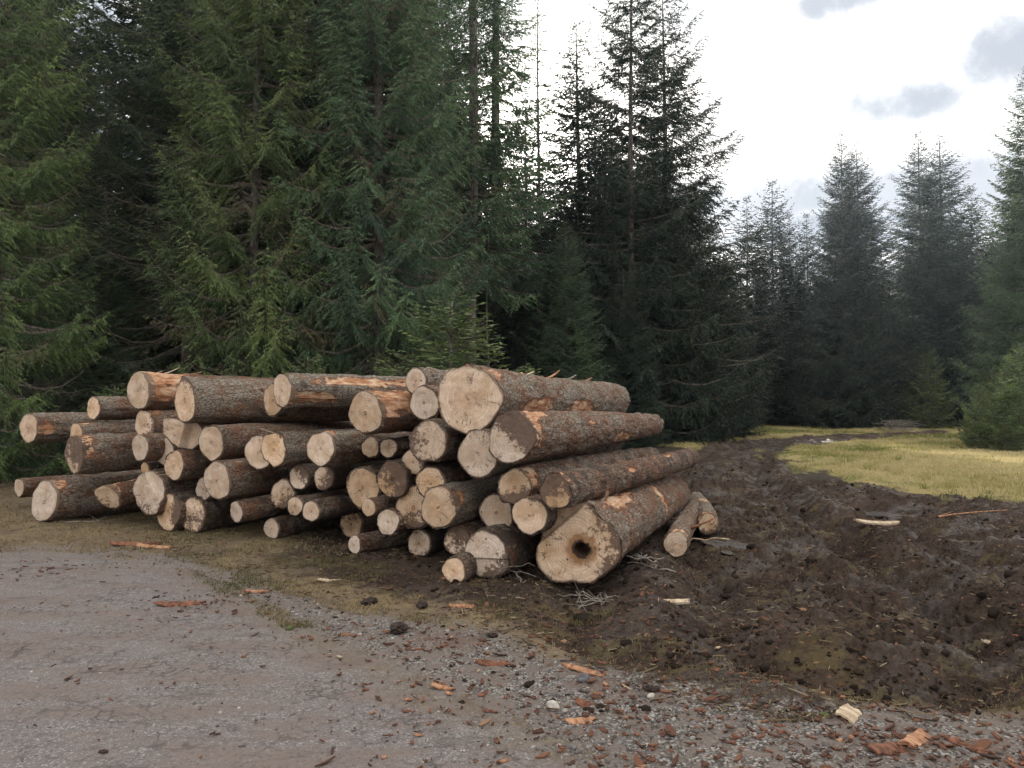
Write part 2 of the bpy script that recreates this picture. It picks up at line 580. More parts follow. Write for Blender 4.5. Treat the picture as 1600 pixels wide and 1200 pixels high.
def mat_ground():
    k = NT('ground_surface')
    p = k.pos()
    zr, zg, zm, ze = [k.attr(a) for a in ('z_road', 'z_gravel', 'z_mud', 'z_meadow')]
    n1 = k.noise(p, 1.3, 5, .6)
    n2 = k.noise(p, 7, 5, .65)
    n3 = k.noise(p, 34, 4, .7)
    n4 = k.noise(p, 140, 3, .7)
    nz = k.math('MULTIPLY', k.math('SUBTRACT', k.math('MULTIPLY_ADD', n2, .6, k.math('MULTIPLY', n3, .4)), .5), 1.5)

    def edge(z, w=1.0):
        return k.sm(k.math('ADD', z, nz), -.14 * w, .14 * w)
    # verge / forest edge soil with moss and short grass
    olive = k.mix(n3, (.095, .070, .036), (.245, .185, .098))
    litter = k.mix(n3, (.055, .039, .028), (.18, .13, .085))
    c = k.mix(k.sm(k.math('MULTIPLY_ADD', n2, .5, k.math('MULTIPLY', n1, .5)), .42, .58), litter, olive)
    c = k.mix(k.math('MULTIPLY', k.sm(k.noise(p, 17, 5, .7), .53, .63), .7), c, (.05, .036, .023))
    c = k.mix(k.math('MULTIPLY', k.sm(k.noise(k.vadd(p, (9., 4., 0.)), 21, 5, .7), .57, .66), .6), c, (.30, .24, .13))
    sep = k.n('SeparateXYZ')
    k.put(sep.inputs[0], p)
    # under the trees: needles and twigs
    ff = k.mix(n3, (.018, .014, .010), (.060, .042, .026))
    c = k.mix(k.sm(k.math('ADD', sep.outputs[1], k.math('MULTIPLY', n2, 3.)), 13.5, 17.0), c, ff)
    # meadow
    straw = k.mix(n3, (.18, .145, .056), (.40, .32, .14))
    green = k.mix(n3, (.07, .085, .02), (.16, .16, .05))
    mead = k.mix(k.sm(n1, .46, .66), straw, green)
    c = k.mix(edge(ze, 1.5), c, mead)
    # gravel shoulder
    cell = k.n('SeparateColor')
    k.put(cell.inputs[0], k.voro(p, 62, 'F1', out='Color'))
    st = k.mix(cell.outputs[0], (.075, .066, .06), (.36, .335, .305))
    st = k.mix(k.sm(k.voro(p, 62, 'F1'), .35, .75), st, (.06, .048, .04))
    gdirt = k.mix(n3, (.075, .055, .045), (.21, .175, .15))
    gr = k.mix(k.sm(n2, .42, .58), st, gdirt)
    gr = k.mix(k.math('MULTIPLY', k.sm(n1, .52, .68), .6), gr, k.mix(n3, (.06, .035, .026), (.17, .10, .07)))
    c = k.mix(edge(zg), c, gr)
    # worn asphalt under a film of dried mud
    asp = k.mix(n4, (.072, .063, .059), (.245, .215, .202))
    cel2 = k.n('SeparateColor')
    k.put(cel2.inputs[0], k.voro(p, 120, 'F1', out='Color'))
    asp = k.mix(k.math('MULTIPLY', k.sm(cel2.outputs[0], .72, .95), .6), asp, (.40, .375, .35))
    film = k.mix(n4, (.10, .077, .067), (.235, .186, .162))
    str_ = k.noise(k.scale(p, (.35, 1.2, 1)), 3.2, 6, .68)
    asp = k.mix(k.math('MULTIPLY', k.sm(str_, .40, .60), .8), asp, film)
    wet = k.sm(k.noise(k.scale(p, (.5, 2.2, 1)), 2.6, 6, .7), .56, .68)
    asp = k.mix(k.math('MULTIPLY', wet, .45), asp, (.085, .062, .054))
    wv = k.vadd(p, k.scale(k.comb(k.noise(p, 5, 3, .6), k.noise(k.vadd(p, (7., 3., 1.)), 5, 3, .6), 0.), (.22, .22, 0)))
    fc = k.voro(wv, 10.5, 'DISTANCE_TO_EDGE')
    fcm = k.math('MULTIPLY', k.sm(fc, .10, .015), k.sm(k.math('MULTIPLY_ADD', n2, .5, k.math('MULTIPLY', n1, .5)), .40, .58))
    asp = k.mix(k.math('MULTIPLY', k.math('MULTIPLY', fcm, k.sm(k.noise(p, 3.1, 3, .6), .3, .65)), .75), asp, (.055, .044, .040))
    asp = k.mix(k.math('MULTIPLY', k.sm(n3, .52, .66), .45), asp, (.075, .06, .055))
    cr = k.voro(k.vadd(p, k.scale(k.comb(n2, n3, 0.), (.25, .25, 0))), 2.3, 'DISTANCE_TO_EDGE')
    crm = k.math('MULTIPLY', k.sm(cr, .018, .004), k.sm(n1, .45, .6))
    asp = k.mix(k.math('MULTIPLY', crm, .5), asp, (.03, .025, .022))
    c = k.mix(edge(zr, 2.2), c, asp)
    # churned mud
    mudc = k.mix(k.sm(n3, .3, .7), (.016, .0105, .008), (.088, .058, .042))
    mudc = k.mix(k.math('MULTIPLY', k.sm(n1, .45, .62), .6), mudc, k.mix(n4, (.045, .030, .022), (.15, .105, .075)))
    mudc = k.mix(k.math('MULTIPLY', k.sm(k.noise(p, 19, 4, .7), .58, .66), .8), mudc, (.018, .013, .011))
    mudc = k.mix(k.math('MULTIPLY', k.sm(n2, .52, .66), .75), mudc, k.mix(n4, (.05, .036, .028), (.125, .092, .072)))
    chips = k.n('SeparateColor')
    k.put(chips.inputs[0], k.voro(k.scale(p, (.6, 1, 1)), 36, 'F1', out='Color'))
    chm = k.math('MULTIPLY', k.sm(chips.outputs[1], .93, .95), k.sm(k.voro(k.scale(p, (.6, 1, 1)), 36, 'F1'), .42, .3))
    mudc = k.mix(k.math('MULTIPLY', chm, .8), mudc, k.mix(chips.outputs[0], (.16, .06, .03), (.33, .22, .13)))
    ogb = k.math('MULTIPLY', k.sm(zg, -1.3, -.25), k.sm(zg, .15, -.1))
    og = k.sm(k.math('MULTIPLY_ADD', ogb, .10, k.noise(k.scale(p, (.6, 1.2, 1)), 1.9, 6, .66)), .56, .64)
    mudc = k.mix(k.math('MULTIPLY', og, .8), mudc, k.mix(n3, (.055, .039, .019), (.19, .145, .07)))
    em = edge(zm)
    c = k.mix(em, c, mudc)
    wetm = k.sm(k.noise(k.scale(p, (.7, 1.1, 1)), 1.6, 5, .6), .40, .52)
    mrough = k.math('MULTIPLY_ADD', wetm, .50, .36)
    mspec = k.math('MULTIPLY_ADD', wetm, -.22, .36)
    rough = k.math('MULTIPLY_ADD', em, k.math('SUBTRACT', mrough, .9), .9)
    h = k.math('ADD', k.math('MULTIPLY', n3, .7), k.math('MULTIPLY', n4, .45))
    h = k.math('ADD', h, k.math('MULTIPLY', k.math('MULTIPLY', em, n2), 1.2))
    h = k.math('SUBTRACT', h, k.math('MULTIPLY', k.math('MULTIPLY', crm, zr), .0))
    bs = k.math('MULTIPLY_ADD', em, .55, .45)
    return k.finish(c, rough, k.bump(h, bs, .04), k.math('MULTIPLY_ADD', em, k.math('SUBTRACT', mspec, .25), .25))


M['ground'] = mat_ground()


def build_ground():
    def seg(a, b, s):
        return np.arange(a, b, s)

    def geo(a, b, s, q):
        r = [a]
        while r[-1] < b:
            r.append(r[-1] + s)
            s *= q
        return np.array(r)
    right = np.concatenate([seg(4.6, 14, .065), geo(14, 150, .1, 1.13)])
    xs = np.concatenate([-right[::-1], seg(-4.6, 4.6, .023)[1:], right])
    ys = np.concatenate([-geo(1.5, 60, .3, 1.3)[::-1], seg(-1, 2.9, .25), seg(2.9, 6.5, .02), seg(6.5, 14, .036), seg(14, 30, .11), seg(30, 60, .4), geo(60, 200, .8, 1.14)])
    X, Y = np.meshgrid(xs, ys)
    nx, ny = len(xs), len(ys)
    x, y = X.ravel(), Y.ravel()
    mk = masks(x, y)
    z = height(x, y, mk)
    idx = np.arange(nx * ny).reshape(ny, nx)
    Q = np.stack([idx[:-1, :-1], idx[:-1, 1:], idx[1:, 1:], idx[1:, :-1]], -1).reshape(-1, 4)
    V = np.stack([x, y, z], -1)
    r, g, m, me = mk
    att = {'z_road': r, 'z_gravel': g, 'z_mud': m, 'z_meadow': me}
    c = lambda a: a[Q].mean(1)
    zr, zg, zm, ze = map(c, (r, g, m, me))
    kind = np.zeros(len(Q), int)
    kind[ze > 0] = 1
    kind[zg > 0] = 2
    kind[zr > 0] = 3
    kind[zm > 0] = 4
    for i, nm in enumerate(('ground', 'meadow', 'gravel_shoulder', 'road', 'mud_track')):
        q = Q[kind == i]
        u, inv = np.unique(q, return_inverse=True)
        o = link(nm, mesh_np(nm, V[u], inv.reshape(-1, 4), M['ground'], True, None, {a: b[u] for a, b in att.items()}))
        tag(o, kind='structure')


build_ground()

k = NT('puddle_water')
M['water'] = k.finish((.11, .10, .092), .13, k.bump(k.noise(k.pos(), 9, 3, .5), .3, .03), 1.0)
for i, (a, b, w, d) in enumerate(PW):
    th = np.linspace(0, 2 * PI, 60, endpoint=False)
    rr = 1.35 + .25 * np.sin(2 * th + i) + .2 * np.sin(3 * th + 2.1 * i) + .12 * np.sin(7 * th + i)
    gx, gy = np.meshgrid(np.linspace(-.9, .9, 24), np.linspace(-.9, .9, 24))
    lev = float(np.percentile(height(a + w * gx.ravel(), b + d * gy.ravel()), 74))
    V = np.stack([a + w * rr * np.cos(th), b + d * rr * np.sin(th), np.full(60, lev)], -1)
    me = bpy.data.meshes.new('puddle')
    me.from_pydata(V.tolist(), [], [list(range(60))])
    me.materials.append(M['water'])
    tag(link('puddle', me), kind='structure')

# ------------------------------------------------------------------ logs
CURX = [0, 45, 80, 166, 262, 301, 370, 423, 485, 553, 605, 648, 708, 759, 830, 900]
CURY = [10.6, 10.45, 10.3, 10.0, 9.55, 9.35, 9.05, 8.85, 8.5, 8.1, 7.85, 7.6, 7.1, 7.0, 6.8, 6.6]


def make_log(cx, cy, h, off, yaw, L, taper, dirt, tone, peel, label, lichen=.4, mud=.3, pitch=0., lob=.042, ddir=None, tilt=(0, 0), step=None, patches=None, hole=None, flare=.0, hi=False, far_face=True, group='logs in the timber pile', seed=0):
    rng = np.random.default_rng(1000 + seed)
    if off == 'g':
        Y = gnd(cx, cy + h / 2)[1]
    else:
        Y = float(np.interp(cx, CURX, CURY)) + off
    c = pix(cx, cy, Y)
    r0 = h / 2 * Y / F
    r1 = r0 * taper
    nth = 128 if hi else 72
    ny = max(24, int(L / (.035 if hi else .06)))
    th = np.linspace(0, 2 * PI, nth, endpoint=False)
    ph = rng.uniform(0, 2 * PI, 8)
    lobes = lob * (np.cos(2 * th + ph[0]) * .8 + np.cos(3 * th + ph[1]) * .8 + np.cos(5 * th + ph[2]) * .45 + np.cos(8 * th + ph[3]) * .3)
    cth, sth = np.cos(th) * 2.2, np.sin(th) * 2.2
    lobes = lobes + (fbm3(cth, sth, np.zeros(nth) + seed * 3.1, 1.1, 4, seed, .6) - .5) * .12
    tx, tz = tilt

    def rho(yv):
        t = yv / L
        base = r0 + (r1 - r0) * t
        return base * (1 + (lobes[None, :] * (.35 + .65 * np.exp(-yv / .7))[:, None])) .T.T if False else None
    yv = np.concatenate([[0, .012, .03], np.linspace(.06, L, ny)])
    base = (r0 + (r1 - r0) * yv / L) * (1 + flare * np.exp(-yv / .45))
    base = base / (1 + flare)
    R = base[:, None] * (1 + lobes[None, :] * (.3 + .7 * np.exp(-yv / .8))[:, None])
    bend = rng.uniform(.02, .06) * np.sin(yv / L * PI) * L * .25
    ca, sa = np.cos(th)[None, :], np.sin(th)[None, :]
    X, Z = R * ca, R * sa
    Yg = np.repeat(yv[:, None], nth, 1)
    nz = fbm3(X, Yg * .4, Z, 30, 3, seed + 5, .6) - .5
    nz2 = fbm3(X, Yg, Z, 3.5, 2, seed + 9) - .5
    bt = min(.016, r0 * .1)
    knot = np.zeros_like(R)
    for _ in range(int(L * 4)):
        ky, kt = rng.uniform(.2, L), rng.uniform(0, 2 * PI)
        kd = ((Yg - ky) / .05) ** 2 + (((th[None, :] - kt + PI) % (2 * PI) - PI) * r0 / .045) ** 2
        knot += np.exp(-kd) * rng.uniform(.004, .016)
    R2 = R + knot + nz * bt * 2.2 + nz2 * r0 * .10 * sstep(0, .25, Yg)
    # peel field: bark torn away
    pf = np.zeros_like(R)
    pl = list(patches or [])
    for i in range(int(rng.poisson(peel * 3.5 + .7))):
        pl.append((rng.uniform(0, L * .7), rng.uniform(0, 2 * PI), rng.uniform(.08, .35), rng.uniform(.2, .7)))
    if peel > .25:
        pl.append((0.02, rng.uniform(.2, 2.9), rng.uniform(.08, .2), rng.uniform(.4, 1.0)))
    for (py, pt, dy, dt) in pl:
        da = np.abs((th[None, :] - pt + PI) % (2 * PI) - PI)
        pf = np.maximum(pf, 1.15 - np.sqrt(((Yg - py) / dy) ** 2 + (da / dt) ** 2) * .65)
    pf = np.clip(pf, 0, 1.2)
    R2 = R2 - bt * .8 * sstep(.4, .6, pf)
    # ragged end
    rag = fbm3(np.cos(th) * 3, np.sin(th) * 3, np.zeros(nth) + seed, 1.3, 3, seed)
    endy = (rag - .35) * .05 * (1 + 2 * peel)
    fall = np.exp(-yv / .12)[:, None]
    Yd = Yg + np.clip(endy, 0, .2)[None, :] * np.exp(-yv / .08)[:, None]
    X, Z = R2 * ca, R2 * sa
    Xb = X + (bend * math.cos(ph[5]))[:, None]
    Zb = Z + (bend * math.sin(ph[5]))[:, None] * .3
    Yd = Yd + (tx * X + tz * Z) * fall

    def stepf(x, z):
        s = np.zeros_like(x)
        if step:
            for (nx_, nz_, d0, amt, soft) in step:
                s = s + amt * sstep(0, soft, (x / r0) * nx_ + (z / r0) * nz_ - d0)
        return s
    Yd = Yd + stepf(X, Z) * fall
    V = np.stack([Xb, Yd, Zb], -1).reshape(-1, 3)
    i = np.arange(len(yv) - 1)[:, None] * nth
    j = np.arange(nth)[None, :]
    Q = np.stack([i + j, i + (j + 1) % nth, i + nth + (j + 1) % nth, i + nth + j], -1).reshape(-1, 4)[:, ::-1]
    # inner lip of the bark
    rin = R2[0] - bt * 1.2
    lip = np.stack([rin * ca[0], Yd[0] + .02, rin * sa[0]], -1)
    lb = len(V)
    V = np.vstack([V, lip])
    jj = np.arange(nth)
    Q = np.vstack([Q, np.stack([jj, lb + jj, lb + (jj + 1) % nth, (jj + 1) % nth], -1)[:, ::-1]])
    pa = np.concatenate([pf.ravel(), pf[0]])
    root = empty('log', c, (math.radians(pitch), 0, -math.radians(yaw)))
    tag(root, label, 'log', group)
    b = link('bark', mesh_np('bark', V, Q, M['bark'], True, None, {'peel': pa}), root)
    b['lichen'], b['mud'] = float(lichen), float(mud)

    def face(yend, front):
        nr = 34 if (hi and front) else 14
        rr = np.linspace(0.0, 1, nr + 1)[1:]
        ri = (R[0] if front else R[-1]) - bt * .75
        fx, fz = rr[:, None] * ri[None, :] * ca, rr[:, None] * ri[None, :] * sa
        fx = np.vstack([fx.reshape(-1, 1), [[0]]]).ravel()
        fz = np.vstack([fz.reshape(-1, 1), [[0]]]).ravel()
        rad = np.concatenate([np.repeat(rr, nth), [0]])
        rot = np.zeros_like(fx)
        if front:
            fy = tx * fx + tz * fz + stepf(fx, fz) + (fbm2(fx, fz, 16, 3, seed) - .5) * .012 - .003
            if hole:
                hx, hz, hr = hole
                q = np.hypot((fx - hx * r0) / 1.25, fz - hz * r0) / (hr * r0)
                q = q + (fbm2(fx, fz, 18, 3, seed + 2) - .5) * .7
                fy = fy + .14 * sstep(1.05, .55, q)
                rot = np.clip(1.25 - q * .37, 0, 1)
        else:
            fy = np.full_like(fx, yend) + (fbm2(fx, fz, 14, 2, seed) - .5) * .01
            fx = fx + bend[-1] * math.cos(ph[5])
        Vf = np.stack([fx, fy, fz], -1)
        ii = np.arange(nr - 1)[:, None] * nth
        Qf = np.stack([ii + j, ii + (j + 1) % nth, ii + nth + (j + 1) % nth, ii + nth + j], -1).reshape(-1, 4)
        cc = nr * nth
        j2 = np.arange(0, nth, 2)
        Qc = np.stack([np.full_like(j2, cc), (j2 + 2) % nth, j2 + 1, j2], -1)
        Qf = np.vstack([Qf, Qc[:, ::-1]])
        # side wall: wood shows where bark is torn back
        o0 = (nr - 1) * nth
        wall = Vf[o0:o0 + nth] + np.array([0, .10 if front else -.05, 0])
        wb = len(Vf)
        Vf = np.vstack([Vf, wall])
        Qf = np.vstack([Qf, np.stack([o0 + jj, wb + jj, wb + (jj + 1) % nth, o0 + (jj + 1) % nth], -1)[:, ::-1]])
        rad = np.concatenate([rad, np.ones(nth)])
        rot = np.concatenate([rot, np.zeros(nth)])
        if not front:
            Qf = Qf[:, ::-1]
        f = link('cut_face', mesh_np('cut_face', Vf, Qf, M['face'], not (step and front), None, {'rad': rad, 'rot': rot}), root)
        f['dirt'], f['tone'] = float(dirt), float(tone)
        dd = ddir if ddir else (rng.uniform(0, 2 * PI), rng.uniform(.05, .2))
        f['soil_x'], f['soil_z'] = float(math.cos(dd[0]) * dd[1]), float(math.sin(dd[0]) * dd[1])
        return f
    face(0, True)
    if far_face:
        face(L, False)
    return root, (lambda y: (r0 + (r1 - r0) * y / L) * (1 + flare * math.exp(-max(y, 0) / .45)) / (1 + flare)), Y


LOGS = [
 # cx, cy, h, depth offset or 'g', yaw, length, taper, dirt, tone, peel, label, options
 (45, 669, 46, .5, 24, 3.2, .85, .12, .35, .1, 'grey-brown log jutting out farthest left in the upper part of the pile', dict(lichen=.6, patches=[(.12, .1, .12, .5)])),
 (146, 638, 37, .9, 30, 3.2, .9, .15, .3, .1, 'slim reddish log lying behind and just left of the top log with torn bark', dict(lichen=.5, mud=.1)),
 (216, 611, 60, .35, 30, 3.4, .9, .10, .15, .9, 'top log on the left, bark torn to orange wood behind its round pale face', dict(lichen=.1, patches=[(.25, 1.3, .5, 1.0), (.2, 0., .3, .5)])),
 (289, 626, 74, 0, 43, 3.6, .92, .30, .7, .0, 'thick top log on the left with scaly brown bark and a narrow stained face', dict(ddir=(1.5, .2), lichen=.45, mud=.0)),
 (119, 676, 32, .55, 28, 2.6, .9, .1, .2, .3, 'thin log peeping out over the dark-faced log near the left end', dict(lichen=.5)),
 (226, 664, 50, .4, 30, 3.2, .9, .45, .8, .5, 'log with a stained two-tone face directly under the left top log with torn bark', dict(lichen=.2)),
 (116, 710, 60, 0, 34, 3.4, .93, .80, .6, .3, 'thick left log with a dark soiled face above the pale-faced ground log', dict(lichen=.5, patches=[(.03, .9, .14, .35)])),
 (219, 699, 45, .0, 32, 3.0, .9, .15, .3, .3, 'log with a small oval pale face between the dark-faced log and the split log', dict(lichen=.2)),
 (281, 676, 52, .12, 36, 2.6, .9, .12, .05, .8, 'log with a jagged split grey face under the thick scaly top log', dict(lichen=.1, tilt=(.5, -.2), step=[(.7, -.3, .1, .10, .1)], lob=.1)),
 (257, 706, 46, .28, 28, 3.0, .9, .1, .2, .2, 'log half hidden beneath the jagged split log', dict()),
 (272, 727, 49, .0, 26, 3.4, .9, .12, .1, .0, 'log with a pale grey pointed-oval face under the jagged split log', dict(mud=.5, lichen=.2, tilt=(-.1, .1), lob=.05)),
 (330, 692, 56, .0, 26, 3.6, .92, .02, .6, .0, 'log with a clean yellowish oval face below the thick scaly top log', dict(lichen=.3, mud=.3)),
 (30, 762, 29, 1.3, 30, 3.4, .9, .1, .2, .0, 'thin ground log at the far left, behind the big pale-faced one', dict(lichen=.3)),
 (69, 784, 66, 'g', 36, 3.6, .93, .05, .05, .2, 'big ground log at the left end with a clean pale face and bare patch', dict(lichen=.5, tilt=(.15, .1), patches=[(.07, 1.1, .14, .45)])),
 (168, 777, 40, .05, 36, 2.6, .95, .35, .0, .9, 'small slanting log with a grey cut wedged against the big left ground log', dict(lichen=.0, pitch=7, tilt=(.5, -.3), patches=[(.15, 1.8, .4, .5)])),
 (231, 770, 68, -.05, 26, 3.4, .92, .45, .15, .4, 'thick log with a cracked soil-flecked face and splinters on top, left part of the pile', dict(mud=.5, step=[(.6, .5, .25, .05, .2)], lob=.06)),
 (227, 733, 24, .35, 34, 2.5, .9, .1, .4, .2, 'thin log end showing just above the cracked soil-flecked face', dict()),
 (263, 800, 62, 'g', 24, 3.4, .92, .30, .15, .2, 'ground log with a pale face whose right third is covered by dark bark', dict(ddir=(0.1, .45), mud=.5, tilt=(-.15, 0))),
 (301, 805, 56, 'g', 24, 3.6, .9, .62, .0, .1, 'ground log with a whitish face densely speckled with black soil', dict(mud=.7)),
 (339, 751, 61, -.15, 28, 3.8, .92, .0, .2, .15, 'log with a clean cream face in the middle row, left of centre', dict(lichen=.35, patches=[(.25, 1.2, .05, .12)])),
 (318, 764, 36, .25, 26, 3.0, .9, .1, .3, .0, 'log mostly hidden behind the clean cream-faced log of the middle row', dict()),
 (369, 800, 34, -.1, 34, 3.2, .95, .3, .05, .1, 'slender log with a small pale face low between the cream-faced log and the shadowed gap', dict(mud=.5, pitch=3)),
 (427, 625, 54, .3, 38, 3.0, .9, .2, .65, .0, 'log half hidden behind the long grey-topped log on top of the pile', dict()),
 (441, 610, 55, -.05, 42, 3.6, .92, .02, .0, .3, 'long grey-topped log on the pile with a small oval pale face and bare orange streaks', dict(lichen=.75, patches=[(.1, -.5, .5, .35), (1.0, .6, .7, .35)])),
 (571, 645, 68, -.15, 26, 3.8, .94, .30, .2, .9, 'top log right of centre with torn orange bark beside a rough pale face', dict(lichen=.1, mud=.3, patches=[(.2, .4, .35, .5), (.55, .9, .5, .6)])),
 (501, 701, 57, -.15, 26, 3.6, .9, .10, .1, .3, 'log with a clean pale face in the upper middle, under the torn-bark top log', dict(mud=.4)),
 (428, 702, 56, -.1, 30, 3.8, .93, .18, .35, .0, 'grey-barked log with an egg-shaped pale face and a pale splinter on top', dict(lichen=.6, mud=.3, lob=.06)),
 (404, 707, 57, .1, 26, 3.4, .9, .15, .55, .0, 'log with a tan face partly covered by the grey-barked egg-shaped one', dict(mud=.4)),
 (579, 699, 34, .5, 22, 3.0, .95, .4, .55, .0, 'left one of two thin logs side by side deep in the shadowed gap', dict(mud=.6)),
 (607, 700, 32, .35, 22, 3.0, .95, .2, .4, .0, 'right one of two thin logs side by side deep in the shadowed gap', dict(mud=.6)),
 (467, 746, 40, .25, 24, 3.2, .92, .58, .0, .0, 'log with a grey mottled face in the dark middle of the pile', dict(mud=.8)),
 (506, 747, 40, .35, 24, 3.2, .92, .72, .6, .1, 'small dark log with a muddy face right beside the grey mottled one', dict(mud=.9)),
 (442, 772, 48, .25, 24, 3.2, .92, .55, .6, .0, 'dim brown-faced log standing behind the two small twin faces', dict(mud=.8)),
 (461, 791, 31, .05, 24, 3.2, .95, .15, .4, .0, 'left twin of two small touching pale faces low in the pile', dict(mud=.6)),
 (486, 799, 35, -.1, 26, 3.4, .95, .05, .15, .1, 'right twin of two small touching pale faces low in the pile', dict(mud=.8)),
 (424, 826, 33, 'g', 26, 3.2, .95, .25, .2, .2, 'small log lying on the ground in the shadow below the twin faces', dict(mud=.8)),
 (567, 762, 64, .35, 22, 3.6, .92, .12, 1., .0, 'tall brownish face in shadow behind the small logs at the centre of the pile', dict(mud=.5)),
 (613, 750, 58, .1, 22, 3.6, .92, .88, 1., .0, 'log with a blackened face and an orange spot right of the pile centre', dict(mud=.8)),
 (576, 793, 29, -.05, 28, 3.2, .95, .1, .3, .4, 'small bright face propped on the bark-ringed ground log at the centre', dict(mud=.3)),
 (549, 819, 46, 'g', 30, 3.2, .94, .50, .6, .5, 'ground log with a brown ring around a small bright core, centre of the pile', dict(mud=.4)),
 (606, 816, 44, .05, 26, 3.4, .94, .1, .2, .3, 'log with a cream oval face right of the bright-cored ground log', dict(mud=.6)),
 (554, 851, 31, 'g', 40, 1.0, .97, .15, .1, .2, 'short thin log lying foremost on the ground before the pile centre', dict(mud=.3)),
 (650, 596, 43, .55, 28, 3.6, .92, .0, .35, .0, 'topmost small log with a plain cream face just left of the giant top log', dict(lichen=.6)),
 (663, 630, 56, .2, 26, 3.8, .92, .10, .3, .0, 'log with a round cream face wedged against the left of the giant top log', dict(lichen=.3)),
 (732, 624, 114, .15, 26.6, 4.1, .80, .14, .38, .3, 'giant top log with a wavy-edged pale face and grey lichened bark', dict(lichen=.5, mud=.1, lob=.05, hi=True, flare=.10, patches=[(.1, .9, .14, .35), (1.6, 1.2, .10, .12)])),
 (669, 690, 69, .0, 24, 3.6, .92, .52, .75, .0, 'round log with a brown smeared face under the giant top log', dict(mud=.4)),
 (646, 722, 42, .3, 22, 3.4, .92, .35, .6, .0, 'small tan face peeping from beneath the brown smeared round log', dict(mud=.4)),
 (747, 709, 76, .05, 26, 3.8, .92, .06, .4, .0, 'log with a clean round tan face left of the long red-barked log', dict(mud=.4, lob=.045)),
 (799, 684, 84, -.1, 26, 4.6, .62, .66, .2, .3, 'long red-barked log with a half-blackened face, second from the top on the right', dict(ddir=(.9, .35), lichen=.3, mud=.1, hi=True, patches=[(.05, 1.0, .15, .5), (1.5, .5, .10, .12)])),
 (673, 756, 56, .12, 24, 3.4, .92, .42, .55, .0, 'log with a brown-hearted face above the mossy log in the lower right', dict(mud=.8)),
 (646, 793, 66, .25, 22, 3.4, .92, .35, .05, .0, 'log with a greyish face dirty at its lower edge, left of the mossy log', dict(ddir=(-1.2, .3), mud=.6)),
 (685, 793, 69, -.05, 28, 3.4, .92, .10, .35, .2, 'mossy-topped log with a bright creased face in the lower right of the pile', dict(lichen=.9, mud=.3, patches=[(.06, .5, .12, .35)])),
 (776, 801, 60, .4, 22, 3.4, .92, .04, .5, .0, 'smooth shaded tan face set back between the mossy log and the hollow butt', dict(mud=.5)),
 (804, 761, 60, .05, 27, 4.2, .85, .50, .5, .4, 'log with a cracked half-soiled face and orange bark under the long red-barked log', dict(ddir=(-1.4, .4), mud=.5, patches=[(.12, 1.2, .25, .4)])),
 (828, 806, 62, .0, 26, 3.6, .92, .22, .65, .1, 'log with an oval pinkish-tan face touching the hollow butt on its left', dict(mud=.6)),
 (655, 849, 46, 'g', 30, 3.2, .94, .30, .1, .0, 'ground log with a ragged pale face and dark bark beside green needles', dict(mud=.9)),
 (714, 845, 48, .25, 26, 3.2, .94, .78, .2, .0, 'dark muddy log squeezed between the mossy log and the two front ground logs', dict(mud=.7)),
 (709, 892, 42, 'g', 20, 3.2, .95, .12, .15, .0, 'small log with a round pale face on the ground before the pile', dict(mud=.7)),
 (759, 867, 79, 'g', 26, 3.8, .92, .30, .42, .2, 'front ground log with a two-level saw cut, left of the hollow butt', dict(mud=.7, step=[(.05, -1, .12, .02, .06)], lob=.04, ddir=(-.7, .28))),
 (868, 768, 56, -.1, 27, 4.7, .80, .82, .9, .1, 'long dark muddy log with a dark face, lying against the hollow butt', dict(mud=.6, lichen=.2, hi=True, patches=[(3.2, 1.3, .15, .3), (.04, 1.0, .06, .4)])),
 (897, 850, 136, 'g', 23, 4.1, .80, .16, .45, .3, 'huge hollow butt log with a rotten hole in its broad pale face', dict(ddir=(.1, .26), lichen=.3, mud=.25, lob=.075, hi=True, flare=.16, tilt=(-.10, .08), step=[(-.55, .65, .42, .10, .08), (.9, .1, .62, .05, .15)], hole=(.20, -.10, .135), patches=[(.9, 1.25, .5, .40), (2.3, .75, .10, .9), (.5, 2.0, .3, .3)])),
 (1056, 850, 41, 'g', 17.5, 3.0, .85, .06, .3, .6, 'thin log with a round pale face on the mud right of the hollow butt', dict(mud=.1, lichen=.3)),
 (1107, 819, 34, 'g', 10, 2.4, .9, .55, .7, .4, 'thin scaly log lying rightmost, its end turned into the mud', dict(mud=.1, lichen=.5)),
]
LOGINFO = []
for i, t in enumerate(LOGS):
    LOGINFO.append(make_log(*t[:11], seed=i, **t[11]))


def splinter_mesh(pts, w, t, seed):
    """a torn flat sliver following pts"""
    rng = np.random.default_rng(seed)
    pts = np.asarray(pts, float)
    n = len(pts)
    T = np.gradient(pts, axis=0)
    T /= np.linalg.norm(T, axis=1)[:, None]
    A = np.cross(T, [0, 0, 1.])
    A /= np.linalg.norm(A, axis=1)[:, None] + 1e-6
    N = np.cross(A, T)
    ws = w * np.linspace(1, .25, n) * rng.uniform(.75, 1.2, n)
    V = np.concatenate([pts + A * ws[:, None] / 2 - N * t / 2, pts - A * ws[:, None] / 2 - N * t / 2, pts - A * ws[:, None] / 2 + N * t / 2, pts + A * ws[:, None] / 2 + N * t / 2])
    i = np.arange(n - 1)
    Q = [np.stack([a * n + i, b * n + i, b * n + i + 1, a * n + i + 1], -1) for a, b in ((0, 1), (1, 2), (2, 3), (3, 0))]
    Q.append(np.array([[0, 3 * n, 2 * n, n], [n - 1, 2 * n - 1, 3 * n - 1, 4 * n - 1]]))
    return V, np.vstack(Q)


